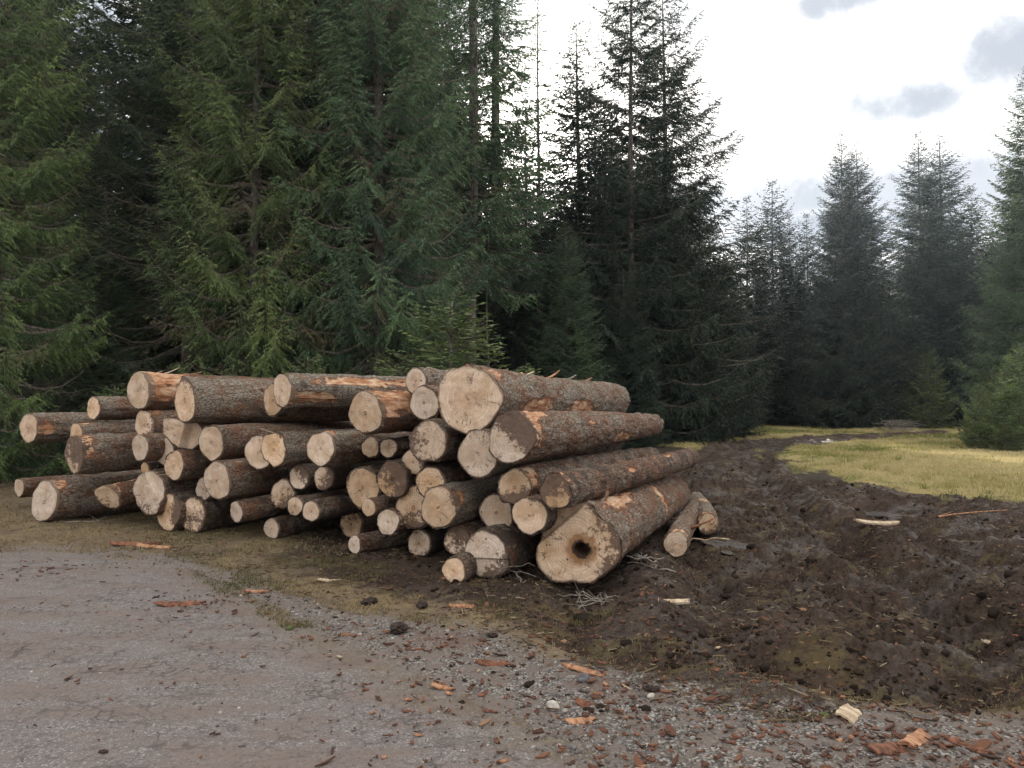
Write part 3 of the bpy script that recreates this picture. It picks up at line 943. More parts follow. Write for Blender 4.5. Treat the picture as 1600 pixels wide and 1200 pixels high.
def add_splinters(idx, spec):
    root, r0, Y = LOGINFO[idx]
    for j, (a, y0, ln, lift, w, mname) in enumerate(spec):
        b = np.array([r0(y0) * .94 * math.cos(a), y0, r0(y0) * .94 * math.sin(a)])
        d = np.array([math.cos(a) * lift, ln, math.sin(a) * lift])
        s = np.linspace(0, 1, 6)[:, None]
        V, Q = splinter_mesh(b + d * s + np.array([0, 0, -.3 * lift]) * s * (1 - s), w, .008, idx * 10 + j)
        link('splinter', mesh_np('splinter', V, Q, M[mname], False), root)


add_splinters(2, [(1.5, .35, .25, .10, .04, 'dry_wood'), (1.2, .6, .30, .07, .03, 'orange_wood'), (1.8, .2, .2, .05, .03, 'dry_wood')])
add_splinters(26, [(1.9, .05, -.16, .06, .05, 'dry_wood')])
add_splinters(15, [(1.3, .05, .35, .03, .035, 'dry_wood'), (1.0, .02, .3, .04, .025, 'dry_wood')])
add_splinters(44, [(1.6, 1.9, .3, .09, .05, 'orange_wood'), (1.5, 2.4, .25, .06, .05, 'twig'), (1.7, 1.3, .25, .05, .04, 'dry_wood'), (1.4, 2.9, .22, .05, .04, 'orange_wood')])
add_splinters(60, [(1.9, .0, .22, .06, .07, 'dry_wood'), (1.6, .03, .25, .05, .06, 'orange_wood'), (1.2, .35, .18, .10, .03, 'twig'), (2.2, .0, .2, .04, .05, 'dry_wood')])
add_splinters(23, [(-.45, .1, .5, .015, .03, 'orange_wood')])


def stubs(idx, spec):
    root, r0, Y = LOGINFO[idx]
    for (a, y0, ln, rr) in spec:
        b = np.array([r0(y0) * .9 * math.cos(a), y0, r0(y0) * .9 * math.sin(a)])
        d = np.array([math.cos(a), -.25, math.sin(a)]) * (ln + r0(y0) * .1)
        s = np.linspace(0, 1, 4)[:, None]
        V, Q = tube(b + d * s, np.linspace(rr * 1.3, rr * .8, 4), 8)
        link('branch_stub', mesh_np('branch_stub', V, Q, M['orange_wood'], True), root)


stubs(60, [(1.25, .62, .09, .018), (.9, 1.6, .03, .02)])
stubs(44, [(1.0, .8, .02, .02), (.5, 1.7, .02, .018)])
stubs(48, [(1.1, 1.0, .03, .016), (.7, 2.2, .025, .015)])
stubs(59, [(1.2, 1.5, .03, .015), (.9, 2.6, .03, .015)])
stubs(3, [(.6, .9, .03, .015)])
stubs(61, [(.5, .7, .28, .012)])


# ------------------------------------------------------------------ spruces
def unit(v):
    return v / (np.linalg.norm(v, axis=-1, keepdims=True) + 1e-9)


def spruce(seed, h, cb, R, sp=.07, tw=.05, wd=.011, droop=.5, dens=6, prof=.85, wob=.25, hang=.35, bare=.15, zmax_fine=None, dead=0., trunk_r=None, whorl=.32, asc=.75):
    """returns trunk mesh and crown mesh of a spruce of height h whose crown starts at cb"""
    rng = np.random.default_rng(seed)
    quads, tint, mid = [], [], []
    tr = trunk_r or h * .0085 + .02

    def trunk_at(z):
        return np.array([.06 * math.sin(z * .35 + seed) * min(1, z / 4), .05 * math.sin(z * .27 + 2 * seed) * min(1, z / 4), z])

    def branch(z, az, L, t, is_dead):
        base = trunk_at(z)
        dh = np.array([math.cos(az), math.sin(az), 0])
        a = asc * (1 - t) ** 1.3 - droop * t ** .8 + rng.normal(0, .08)
        b = (.10 + .35 * t) * rng.uniform(.5, 1.2)
        bend = rng.normal(0, .12)
        sv = np.array([-dh[1], dh[0], 0])

        def Pt(s):
            s = np.asarray(s)[..., None]
            return base + dh * L * s + np.array([0, 0, 1.]) * L * (a * s + b * s * s * s) + sv * L * bend * s * s
        K = 7
        sp_ = np.linspace(0, 1, K)
        P_ = Pt(sp_)
        rad = np.maximum((.010 + .011 * L) * (1 - sp_) ** .8 * (.55 + .45 * t), .004) * (.55 if is_dead else .8)
        rad[-1] = .002
        for ax in (sv, np.array([0, 0, 1.])):
            q = np.stack([P_[:-1] - ax * rad[:-1, None], P_[:-1] + ax * rad[:-1, None], P_[1:] + ax * rad[1:, None], P_[1:] - ax * rad[1:, None]], 1)
            quads.append(q)
            tint.append(np.full(len(q), .5))
            mid.append(np.ones(len(q), int))
        fine = 1.0 if (zmax_fine is None or z < zmax_fine) else 2.2
        spj = sp * fine * (2.2 if is_dead else 1)
        N = max(4, int(L / spj))
        s0 = .06 + bare * t + (.05 if not is_dead else .1)
        s = np.linspace(s0, 1.0, N) + rng.normal(0, .3 / N, N)
        s = np.clip(s, s0, 1)
        B = Pt(s)
        T = unit(Pt(np.clip(s + .02, 0, 1.02)) - Pt(s - .02))
        up = np.array([0, 0, 1.])
        Sd = unit(np.cross(T, up))
        side = np.where(np.arange(N) % 2 == 0, 1., -1.)
        ang = rng.normal(.95, .2, N)
        hg = hang * rng.uniform(.3, 1.5, N) * (.3 + .7 * t)
        D = unit(T * np.cos(ang)[:, None] + Sd * (side * np.sin(ang))[:, None] - up * hg[:, None])
        l = np.minimum(.50 * L * (1 - s) ** .8 + .10 + .05 * L, .95) * rng.uniform(.55, 1.15, N)
        if is_dead:
            l *= .8
        btint = np.clip(rng.normal(.45, .16), .2, .8)
        # branchlet stems
        tip = B + D * l[:, None] - up * (.25 * hang * l * l)[:, None]
        W = unit(np.cross(D, rng.normal(size=(N, 3)))) * (.004 if is_dead else wd * .7)
        quads.append(np.stack([B, (B + tip) / 2 + W, tip, (B + tip) / 2 - W], 1))
        tint.append(np.full(N, btint))
        mid.append(np.full(N, 1 if is_dead else 0))
        if is_dead and rng.random() < .75:
            return
        # twigs
        Mk = np.maximum((l / (tw * fine)).astype(int), 2)
        idx = np.repeat(np.arange(N), Mk)
        kk = np.concatenate([np.arange(m) for m in Mk])
        fr = (kk + rng.uniform(.2, .9, len(kk))) / Mk[idx]
        r = fr * l[idx]
        b0 = B[idx] + D[idx] * r[:, None] - up * (.25 * hang * r * r)[:, None]
        S2 = unit(np.cross(D[idx], up + rng.normal(0, .25, (len(idx), 3))))
        sg = np.where(kk % 2 == 0, 1., -1.)
        an = rng.normal(.75, .22, len(idx))
        d = unit(D[idx] * np.cos(an)[:, None] + S2 * (sg * np.sin(an))[:, None] + up * rng.normal(-.12 - .35 * hang, .22, len(idx))[:, None])
        lt = np.clip(.055 + .30 * (l[idx] - r), .05, .20) * rng.uniform(.6, 1.25, len(idx)) * (1 + .25 * (fine - 1))
        w = unit(np.cross(d, rng.normal(size=(len(idx), 3)))) * (wd * rng.uniform(.7, 1.3, len(idx)) * (1 + .45 * (fine - 1)))[:, None]
        m_ = b0 + d * (lt * .45)[:, None]
        tp = b0 + d * lt[:, None]
        quads.append(np.stack([b0, m_ + w, tp, m_ - w], 1))
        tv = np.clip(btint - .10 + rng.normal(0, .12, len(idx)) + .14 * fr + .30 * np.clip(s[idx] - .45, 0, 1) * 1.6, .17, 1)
        dry = rng.random(len(idx)) < (.03 + (.6 if is_dead else 0))
        tv[dry] = .05
        tint.append(tv)
        mid.append(np.zeros(len(idx), int))

    z = cb
    while z < h - .25:
        t = (h - z) / (h - cb)
        n = dens + rng.integers(-1, 2)
        if t < .12:
            n = 4
        a0 = rng.uniform(0, 2 * PI)
        pr = min(1.0, (t * 1.12)) ** prof
        # crown wider in the lower middle, slightly tucked at the base
        pr *= 1 - .22 * max(0, (t - .85) / .15)
        for i in range(n):
            L = R * pr * rng.uniform(1 - wob, 1 + wob * .7) + .12
            branch(z + rng.normal(0, .09), a0 + i * 2 * PI / n + rng.normal(0, .22), L, t, rng.random() < dead * t)
        z += whorl * (1.45 - .65 * t) * rng.uniform(.75, 1.25)
    # leader
    for i in range(5):
        branch(h - .30 + .05 * i, i * 1.3, .22, 0.0, False)
    q = np.concatenate(quads)
    tt = np.concatenate(tint)
    mm = np.concatenate(mid)
    n = len(q)
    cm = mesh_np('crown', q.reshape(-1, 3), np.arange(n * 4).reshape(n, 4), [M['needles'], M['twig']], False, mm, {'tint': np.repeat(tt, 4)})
    zz = np.linspace(-.15, h, 22)
    pts = np.array([trunk_at(max(v, 0)) if v >= 0 else np.array([0, 0, v]) for v in zz])
    rr = tr * (1 - np.clip(zz, 0, h) / h) ** .75 + .006 + tr * .45 * np.exp(-np.clip(zz, 0, 9) / .35)
    V, Q = tube(pts, rr, 12)
    tm = mesh_np('trunk', V, Q, M['trunk'], True)
    # dead snags below the crown
    sm = None
    if cb > 2.0:
        parts = []
        for i in range(int((cb - .8) * 7)):
            z = rng.uniform(.9, cb + .6)
            az = rng.uniform(0, 2 * PI)
            L = rng.uniform(.35, 1.5)
            b = trunk_at(z)
            d = np.array([math.cos(az), math.sin(az), rng.uniform(-.45, .05)])
            s = np.linspace(0, 1, 5)[:, None]
            pts = b + d * L * s + np.array([0, 0, -.15 * L]) * s * s
            parts.append(tube(pts, np.linspace(.013, .003, 5), 4, False))
            for _ in range(int(L * 4)):
                f = rng.uniform(.3, .95)
                b2 = b + d * L * f + np.array([0, 0, -.15 * L]) * f * f
                d2 = unit(d + rng.normal(0, .7, 3)) * rng.uniform(.1, .35)
                parts.append(tube(b2 + d2 * np.linspace(0, 1, 3)[:, None], np.linspace(.006, .002, 3), 4, False))
        V, Q = join(parts)
        sm = mesh_np('dead_branches', V, Q, M['twig'], True)
    return dict(trunk=tm, crown=cm, dead_branches=sm, h=h)


def variant(pr, mat):
    """same crown in another needle colour"""
    cm = pr['crown'].copy()
    cm.materials[0] = mat
    d = dict(pr)
    d['crown'] = cm
    return d


PROTO = {
    'edge_a': spruce(1, 24, .5, 4.0, sp=.065, tw=.043, wd=.0125, droop=.42, dens=7, hang=.55, zmax_fine=11, dead=.38, prof=.55),
    'edge_b': spruce(2, 25, .6, 3.7, sp=.065, tw=.043, wd=.0125, droop=.55, dens=7, hang=.9, zmax_fine=11, dead=.34, prof=.55),
    'edge_c': spruce(3, 23, .4, 4.2, sp=.065, tw=.043, wd=.0125, droop=.35, dens=6, hang=.4, zmax_fine=11, dead=.5, prof=.6),
    'tall_bare': spruce(4, 24, 5.6, 2.0, sp=.075, tw=.052, wd=.018, droop=.50, dens=6, hang=.6, dead=.25, prof=.40, wob=.5, whorl=.42),
    'thin': spruce(5, 19, 6.5, 1.6, sp=.085, tw=.065, wd=.018, droop=.30, dens=4, hang=.4, dead=.1, prof=.55, wob=.4, whorl=.50, trunk_r=.12),
    'open': spruce(6, 20, .8, 4.3, sp=.075, tw=.052, wd=.023, droop=.40, dens=6, hang=.75, dead=.10, prof=.62, wob=.4, whorl=.42),
    'cone': spruce(7, 18, .3, 3.9, sp=.085, tw=.06, wd=.025, droop=.35, dens=8, hang=.5, prof=.70, wob=.25, whorl=.27),
    'narrow': spruce(8, 18, .5, 3.3, sp=.085, tw=.06, wd=.025, droop=.40, dens=7, hang=.55, prof=.68, wob=.3, whorl=.26),
    'far_a': spruce(9, 16, .4, 3.3, sp=.11, tw=.08, wd=.038, droop=.38, dens=7, hang=.5, prof=.66, wob=.28, whorl=.27),
    'far_b': spruce(10, 16, 1.0, 2.9, sp=.11, tw=.08, wd=.038, droop=.40, dens=7, hang=.5, prof=.68, wob=.34, whorl=.32),
    'young': spruce(11, 3.0, .12, 1.05, sp=.05, tw=.042, wd=.015, droop=.05, dens=7, hang=.2, prof=.85, wob=.25, whorl=.17, trunk_r=.03, bare=.05),
    'young_b': spruce(12, 5.5, .12, 1.55, sp=.06, tw=.048, wd=.017, droop=.10, dens=6, hang=.25, prof=.88, wob=.3, whorl=.25, trunk_r=.06, bare=.05),
    'sapling': spruce(13, 1.2, .1, .45, sp=.045, tw=.04, wd=.013, droop=0., dens=6, hang=.1, prof=.9, whorl=.12, trunk_r=.015, bare=.02),
}
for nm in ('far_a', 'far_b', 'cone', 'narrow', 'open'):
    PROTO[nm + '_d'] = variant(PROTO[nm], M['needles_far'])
for nm in ('young', 'young_b', 'sapling', 'edge_a', 'edge_c'):
    PROTO[nm + '_b'] = variant(PROTO[nm], M['needles_bright'])


def tree(kind, px, Y, hgt, label, rot=0., wide=1., group=None, name='spruce_tree', lean=(0, 0)):
    p = PROTO[kind]
    x = (px - CX) / F * Y
    s = hgt / p['h']
    o = empty(name, (x, Y, H1(x, Y) - .03), (lean[0], lean[1], rot))
    o.scale = (s * wide, s * wide, s)
    tag(o, label, 'tree', group)
    for part in ('trunk', 'crown', 'dead_branches'):
        if p[part] is not None:
            link(part, p[part], o)
    return o


def top(py, Y):
    return pix(800, py, Y).z


EDGE = 'spruces along the forest edge behind the pile'
TREES = [
    ('edge_a_b', -30, 16.0, 21, 'light green spruce cut by the left picture edge, behind the pile', 0.3, .60, EDGE),
    ('edge_b', 62, 21.0, 24, 'dark spruce behind the leftmost logs, left of the sky gaps', 1.9, .70, EDGE),
    ('edge_a', 165, 19.5, 9.2, 'lower spruce below the sky gaps, behind the left part of the pile', 2.9, 1.25, EDGE),
    ('edge_c', 290, 19.5, 24, 'spruce with a grey visible trunk and dead inner twigs, behind the thick scaly top log', 4.0, .70, EDGE),
    ('edge_a_b', 395, 18.0, 25, 'bright-tipped spruce with long outer boughs above the long grey-topped log', 2.2, .52, EDGE),
    ('edge_b', 500, 19.5, 24, 'dark spruce with curtain-like hanging boughs above the middle of the pile', 3.1, .70, EDGE),
    ('edge_a', 590, 18.5, 26, 'tall dense green spruce just left of the brownish thinning one', 5.0, .58, EDGE),
    ('edge_c', 668, 22.5, 22, 'brownish thinning spruce between the dense green one and the bare tall trunk', 0.9, .40, EDGE),
    ('young_b_b', 705, 16.0, 3.75, 'bushy low spruce right behind the giant top log', 1.0, 1.55, None),
    ('young_b_b', 478, 14.2, 2.45, 'light green young spruce peeping over the long grey-topped log', 1.9, 1.1, None),
    ('young_b', 345, 14.6, 2.25, 'young spruce showing just over the thick scaly top log', 4.1, 1.1, None),
    ('young_b', 180, 15.2, 1.95, 'young spruce beside the top log with torn bark, at the left', .7, 1.2, None),
    ('tall_bare', 736, 24, 24, 'tall spruce with a straight bare lower trunk left of the sun glow', .4, 1.0, None),
    ('tall_bare', 775, 27.5, 25, 'tall leafy-topped spruce close behind the bare tall trunk', 2.6, 1.0, None),
    ('thin', 843, 32, 19.2, 'thin sparse spruce standing in front of the sun glow', 1.2, 1.0, None),
    ('far_b_d', 820, 36, 16.2, 'small ragged spruce just left of the thin sparse one', .8, .8, None),
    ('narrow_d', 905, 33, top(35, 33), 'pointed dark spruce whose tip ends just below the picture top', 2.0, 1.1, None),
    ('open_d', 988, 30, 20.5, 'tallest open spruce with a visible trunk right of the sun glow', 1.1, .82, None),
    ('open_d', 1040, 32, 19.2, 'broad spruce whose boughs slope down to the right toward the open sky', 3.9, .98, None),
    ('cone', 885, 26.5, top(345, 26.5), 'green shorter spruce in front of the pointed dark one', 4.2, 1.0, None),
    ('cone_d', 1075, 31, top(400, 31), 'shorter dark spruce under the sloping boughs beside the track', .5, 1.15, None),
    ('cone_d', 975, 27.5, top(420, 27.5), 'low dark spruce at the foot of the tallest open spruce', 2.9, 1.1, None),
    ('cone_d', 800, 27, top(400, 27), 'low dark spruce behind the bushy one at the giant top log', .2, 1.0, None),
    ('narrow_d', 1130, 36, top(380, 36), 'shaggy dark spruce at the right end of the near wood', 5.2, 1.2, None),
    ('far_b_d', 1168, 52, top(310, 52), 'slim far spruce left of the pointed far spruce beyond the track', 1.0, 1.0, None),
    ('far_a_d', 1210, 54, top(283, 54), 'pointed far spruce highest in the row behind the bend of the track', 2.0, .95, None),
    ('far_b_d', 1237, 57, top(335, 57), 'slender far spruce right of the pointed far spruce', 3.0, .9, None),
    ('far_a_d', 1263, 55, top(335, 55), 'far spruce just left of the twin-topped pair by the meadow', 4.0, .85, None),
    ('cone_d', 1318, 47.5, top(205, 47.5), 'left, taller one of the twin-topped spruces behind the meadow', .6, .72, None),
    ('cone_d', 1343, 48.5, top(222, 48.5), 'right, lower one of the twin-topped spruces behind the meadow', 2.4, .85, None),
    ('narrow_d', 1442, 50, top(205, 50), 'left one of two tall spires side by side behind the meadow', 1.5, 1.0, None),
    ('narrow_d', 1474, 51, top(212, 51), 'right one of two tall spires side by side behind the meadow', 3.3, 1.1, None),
    ('far_a_d', 1522, 53, top(295, 53), 'lower spruce between the two spires and the big right-hand one', 1.2, .9, None),
    ('cone', 1612, 29.5, top(105, 29.5), 'big spruce cut off by the right picture edge', .9, .75, None),
    ('young_b', 1450, 46.5, top(548, 46.5), 'small conical spruce standing before the wood behind the meadow', 1.1, .9, None),
    ('young_b', 1420, 47.5, top(590, 47.5), 'very small spruce left of the small conical one', 3.1, .9, None),
    ('young_b_b', 1530, 25.2, top(600, 25.2), 'young spruce on a thin stem at the right edge of the meadow', .4, .8, None),
    ('young_b', 1592, 24.6, top(540, 24.6), 'tallest young spruce at the right picture edge', 2.0, .85, None),
    ('young_b_b', 1558, 26.4, top(585, 26.4), 'young spruce between the thin-stemmed one and the tallest at the right edge', 4.4, .9, None),
    ('young_b', 1572, 24, top(655, 24), 'tiny spruce sprouting in front of the tallest young spruce', 3.0, 1.2, None),
    ('sapling_b', 1126, 35, 1.25, 'tiny lone spruce sapling on the grass left of the far track', .5, 1.0, None),
    ('young', 1098, 37, 2.2, 'little dark spruce at the wood corner behind the lone sapling', .9, 1.0, None),
]
for (kd, px, Y, hg, lb, rot, wd_, grp) in TREES:
    tree(kd, px, Y, hg, lb, rot, wd_, grp, name='young_spruce' if kd.startswith(('young', 'sapling')) else 'spruce_tree')

rb = random.Random(5)
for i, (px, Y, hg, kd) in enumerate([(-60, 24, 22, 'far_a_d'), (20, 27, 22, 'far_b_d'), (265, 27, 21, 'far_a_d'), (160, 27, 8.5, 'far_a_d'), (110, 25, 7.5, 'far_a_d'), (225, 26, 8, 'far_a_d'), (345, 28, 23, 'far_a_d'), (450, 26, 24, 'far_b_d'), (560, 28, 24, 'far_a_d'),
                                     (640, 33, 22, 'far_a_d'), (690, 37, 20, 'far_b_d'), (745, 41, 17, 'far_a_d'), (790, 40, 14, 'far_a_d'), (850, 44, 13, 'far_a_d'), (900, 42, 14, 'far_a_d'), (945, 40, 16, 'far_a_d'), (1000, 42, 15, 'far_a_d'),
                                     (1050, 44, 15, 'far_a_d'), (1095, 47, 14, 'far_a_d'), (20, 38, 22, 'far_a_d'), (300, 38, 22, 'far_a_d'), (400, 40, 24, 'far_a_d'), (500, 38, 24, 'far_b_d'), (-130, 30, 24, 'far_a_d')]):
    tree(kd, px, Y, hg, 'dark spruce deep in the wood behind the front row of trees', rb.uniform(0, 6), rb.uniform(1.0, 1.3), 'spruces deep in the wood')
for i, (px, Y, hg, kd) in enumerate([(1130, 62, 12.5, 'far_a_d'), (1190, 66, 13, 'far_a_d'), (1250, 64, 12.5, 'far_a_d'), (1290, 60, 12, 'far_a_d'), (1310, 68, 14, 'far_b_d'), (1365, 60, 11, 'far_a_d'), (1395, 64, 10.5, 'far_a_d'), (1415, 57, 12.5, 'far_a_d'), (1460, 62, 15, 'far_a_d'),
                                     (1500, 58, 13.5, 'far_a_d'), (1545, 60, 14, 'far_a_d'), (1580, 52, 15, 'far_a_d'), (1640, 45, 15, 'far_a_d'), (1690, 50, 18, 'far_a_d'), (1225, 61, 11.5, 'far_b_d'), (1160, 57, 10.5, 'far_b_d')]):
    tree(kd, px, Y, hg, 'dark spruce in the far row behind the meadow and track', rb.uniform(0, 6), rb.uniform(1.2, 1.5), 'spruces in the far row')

# dead standing stem
x, Y = (762 - CX) / F * 24.5, 24.5
o = empty('dead_tree', (x, Y, H1(x, Y)))
tag(o, 'thin dead leafless stem beside the bare tall trunk', 'tree')
hz = top(365, Y)
zz = np.linspace(-.1, hz, 8)
V, Q = tube(np.stack([.05 * np.sin(zz), .03 * zz / 5, zz], -1), np.linspace(.06, .02, 8), 8)
rng = np.random.default_rng(3)
parts = [(V, Q)]
for i in range(40):
    z = rng.uniform(1.2, hz)
    az = rng.uniform(0, 6.28)
    L = rng.uniform(.2, .7)
    d = np.array([math.cos(az), math.sin(az), rng.uniform(-.5, .1)]) * L
    parts.append(tube(np.array([.05 * math.sin(z), .03 * z / 5, z]) + d * np.linspace(0, 1, 4)[:, None], np.linspace(.008, .002, 4), 4, False))
V, Q = join(parts)
link('trunk', mesh_np('trunk', V, Q, M['trunk'], True), o)


# ------------------------------------------------------------------ ground cover and litter
def in_view(x, y, m=1.12):
    return (y > 2.9) & (np.abs(x / np.maximum(y, .1)) < .667 * m + .3 / np.maximum(y, .3))


def blades(name, x, y, hgt, wid, lean, tints, mat, rng, kind='stuff'):
    n = len(x)
    z = height(x, y) - .008
    az = rng.uniform(0, 2 * PI, n)
    h = hgt * rng.uniform(.5, 1.3, n)
    w = wid * rng.uniform(.7, 1.4, n)
    la = lean * rng.uniform(.1, 1.3, n)
    la_az = rng.uniform(0, 2 * PI, n)
    B = np.stack([x, y, z], -1)
    S = np.stack([np.cos(az), np.sin(az), np.zeros(n)], -1) * w[:, None]
    Ld = np.stack([np.cos(la_az) * np.sin(la), np.sin(la_az) * np.sin(la), np.cos(la)], -1)
    mid = B + Ld * (h * .55)[:, None]
    tip = B + Ld * h[:, None] + np.stack([np.cos(la_az), np.sin(la_az), -np.ones(n) * .4], -1) * (h * .22 * la)[:, None]
    V = np.stack([B - S, B + S, mid + S * .7, tip, mid - S * .7], 1).reshape(-1, 3)
    i = np.arange(n)[:, None] * 5
    Q = np.concatenate([i + np.array([[0, 1, 2, 4]]), i + np.array([[4, 2, 3, 3]])])[:, :4]
    Q1 = (i + np.array([[0, 1, 2, 4]]))
    T1 = (i + np.array([[4, 2, 3]]))
    # triangles only, for a constant face size
    F3 = np.concatenate([Q1[:, [0, 1, 2]], Q1[:, [0, 2, 3]], T1])
    o = link(name, mesh_np(name, V, F3, mat, False, None, {'tint': np.repeat(tints, 5)}))
    return tag(o, kind=kind)


M['grass'] = mat_tint('meadow_grass_blades', [(0, (.11, .14, .034)), (.4, (.23, .23, .070)), (.75, (.39, .34, .135)), (1, (.50, .42, .22))], .7, .25)
M['verge'] = mat_tint('verge_grass_blades', [(0, (.07, .075, .025)), (.4, (.135, .11, .045)), (.8, (.22, .165, .085)), (1, (.30, .23, .13))], .75, .2)


def scatter_grass():
    rng = np.random.default_rng(21)
    # meadow
    n = 420000
    yy = 10.5 + (58 - 10.5) * rng.random(n) ** 1.7
    xx = rng.uniform(.1, .76, n) * yy
    me = masks(xx, yy)
    keep = (me[3] > .05) & (me[2] < .12) & (fbm2(xx, yy, 1.1, 3, 5) + rng.normal(0, .12, n) > .40)
    xx, yy = xx[keep], yy[keep]
    patch = fbm2(xx, yy, .35, 3, 8)
    t = np.clip((patch - .5) * 2.6 + .80 + rng.normal(0, .2, len(xx)) + .004 * (yy - 15), 0, 1)
    sc = np.clip(yy / 22, .7, 1.6)
    edge = sstep(0.05, 1.2, me[3][keep])
    o = blades('meadow_grass', xx, yy, (.055 + .08 * fbm2(xx, yy, .6, 2, 9)) * (.45 + .65 * edge), .0055 * sc + .002, .75, t, M['grass'], rng)
    tag(o, 'yellow-green autumn grass covering the meadow beside the track', 'grass')
    # taller tufts and straggling clumps along the churned edge
    m = 600
    ty = 11 + (52 - 11) * rng.random(m) ** 1.6
    tx = rng.uniform(.1, .76, m) * ty
    me = masks(tx, ty)
    ok = (me[3] > -.7) & (rng.random(m) < np.where(me[3] > 0, .75, .35))
    tx, ty = tx[ok], ty[ok]
    rep_ = 46
    sz = np.repeat(rng.uniform(.5, 1.5, len(tx)), rep_)
    xx = np.repeat(tx, rep_) + rng.normal(0, .07, len(tx) * rep_) * sz
    yy = np.repeat(ty, rep_) + rng.normal(0, .07, len(tx) * rep_) * sz
    t = np.clip(np.repeat(rng.normal(.62, .25, len(tx)), rep_) + rng.normal(0, .12, len(xx)), 0, 1)
    o = blades('grass_tufts', xx, yy, .13 * sz, .005 * np.clip(yy / 22, .7, 1.6) + .002, .55, t, M['grass'], rng)
    tag(o, 'taller straw-coloured tufts standing in the meadow', 'grass')
    # verge and forest edge
    n = 230000
    yy = 5.5 + (17 - 5.5) * rng.random(n) ** 1.3
    xx = rng.uniform(-.78, .25, n) * yy
    me = masks(xx, yy)
    f = fbm2(xx, yy, 1.5, 3, 15)
    keep = (np.maximum(me[0], me[1]) < .04 + .3 * (f - .5)) & (me[2] < .3 + 1.5 * (f - .5)) & (f + rng.normal(0, .1, n) > .41)
    xx, yy = xx[keep], yy[keep]
    t = np.clip(rng.normal(.60, .24, len(xx)) + (fbm2(xx, yy, .8, 2, 77) - .5) * 1.4, 0, 1)
    o = blades('verge_grass', xx, yy, .030 + .045 * np.clip(fbm2(xx, yy, 2.2, 3, 78) - .3, 0, 1), .0036, 1.15, t, M['verge'], rng)
    tag(o, 'short olive grass and moss on the verge in front of the pile', 'grass')
    # thin grass surviving in the mud
    n = 60000
    yy = 4 + 10 * rng.random(n) ** 1.2
    xx = rng.uniform(-.1, .78, n) * yy
    me = masks(xx, yy)
    f = fbm2(xx, yy, .9, 4, 19)
    dd = np.abs(me[1])
    keep = (me[2] > 0) & (f + rng.normal(0, .04, n) > .60 - .12 * np.exp(-dd))
    xx, yy = xx[keep], yy[keep]
    t = np.clip(rng.normal(.72, .2, len(xx)), 0, 1)
    o = blades('trampled_grass', xx, yy, np.full(len(xx), .035), .003, 1.3, t, M['verge'], rng)
    tag(o, 'trampled straw-coloured grass remnants in the churned mud', 'grass')


scatter_grass()


def lumps(name, x, y, size, flat, mat, rng, tints=None, sink=.3, fine=False):
    """irregular little solids (deformed icosahedra) scattered as one mesh"""
    g = (1 + 5 ** .5) / 2
    ico = [tuple(v) for v in unit(np.array([(-1, g, 0), (1, g, 0), (-1, -g, 0), (1, -g, 0), (0, -1, g), (0, 1, g), (0, -1, -g), (0, 1, -g), (g, 0, -1), (g, 0, 1), (-g, 0, -1), (-g, 0, 1)], float))]
    T = [(0, 11, 5), (0, 5, 1), (0, 1, 7), (0, 7, 10), (0, 10, 11), (1, 5, 9), (5, 11, 4), (11, 10, 2), (10, 7, 6), (7, 1, 8), (3, 9, 4), (3, 4, 2), (3, 2, 6), (3, 6, 8), (3, 8, 9), (4, 9, 5), (2, 4, 11), (6, 2, 10), (8, 6, 7), (9, 8, 1)]
    if fine:
        cache, T2 = {}, []

        def midp(a, b):
            key = (min(a, b), max(a, b))
            if key not in cache:
                cache[key] = len(ico)
                ico.append(tuple(unit((np.array(ico[a]) + np.array(ico[b])) / 2)))
            return cache[key]
        for a, b, c in T:
            d, e, f = midp(a, b), midp(b, c), midp(c, a)
            T2 += [(a, d, f), (d, b, e), (f, e, c), (d, e, f)]
        T = T2
    ico, T = np.array(ico), np.array(T)
    m = len(ico)
    n = len(x)
    az = rng.uniform(0, 2 * PI, n)
    ca, sa = np.cos(az)[:, None], np.sin(az)[:, None]
    P0 = ico[None] * rng.uniform(.55 if fine else .72, 1.45 if fine else 1.28, (n, m, 1)) * size[:, None, None]
    P0 = P0 * np.stack([rng.uniform(.8, 1.5, n), rng.uniform(.6, 1., n), flat * rng.uniform(.7, 1.2, n)], -1)[:, None, :]
    X = P0[..., 0] * ca - P0[..., 1] * sa + x[:, None]
    Yv = P0[..., 0] * sa + P0[..., 1] * ca + y[:, None]
    Z = P0[..., 2] + (height(x, y) + size * flat * (1 - 2 * sink) * .5)[:, None]
    V = np.stack([X, Yv, Z], -1).reshape(-1, 3)
    Fc = (np.arange(n)[:, None, None] * m + T[None]).reshape(-1, 3)
    at = {'tint': np.repeat(tints if tints is not None else rng.random(n), m)}
    return tag(link(name, mesh_np(name, V, Fc, mat, fine, None, at)), kind='stuff')


M['gravel'] = mat_tint('loose_gravel', [(0, (.055, .048, .044)), (.5, (.17, .155, .145)), (.85, (.33, .31, .28)), (1, (.50, .47, .43))], .85, 0, .25, .4)
M['soil'] = mat_tint('churned_soil_lumps', [(0, (.014, .0095, .0075)), (.6, (.038, .026, .019)), (1, (.085, .058, .042))], .9, 0, .08, .8)
M['litter'] = mat_tint('bark_and_wood_litter', [(0, (.05, .028, .020)), (.4, (.12, .052, .032)), (.75, (.22, .095, .052)), (.9, (.30, .17, .10)), (1, (.46, .36, .25))], .85, 0, .2, .3)


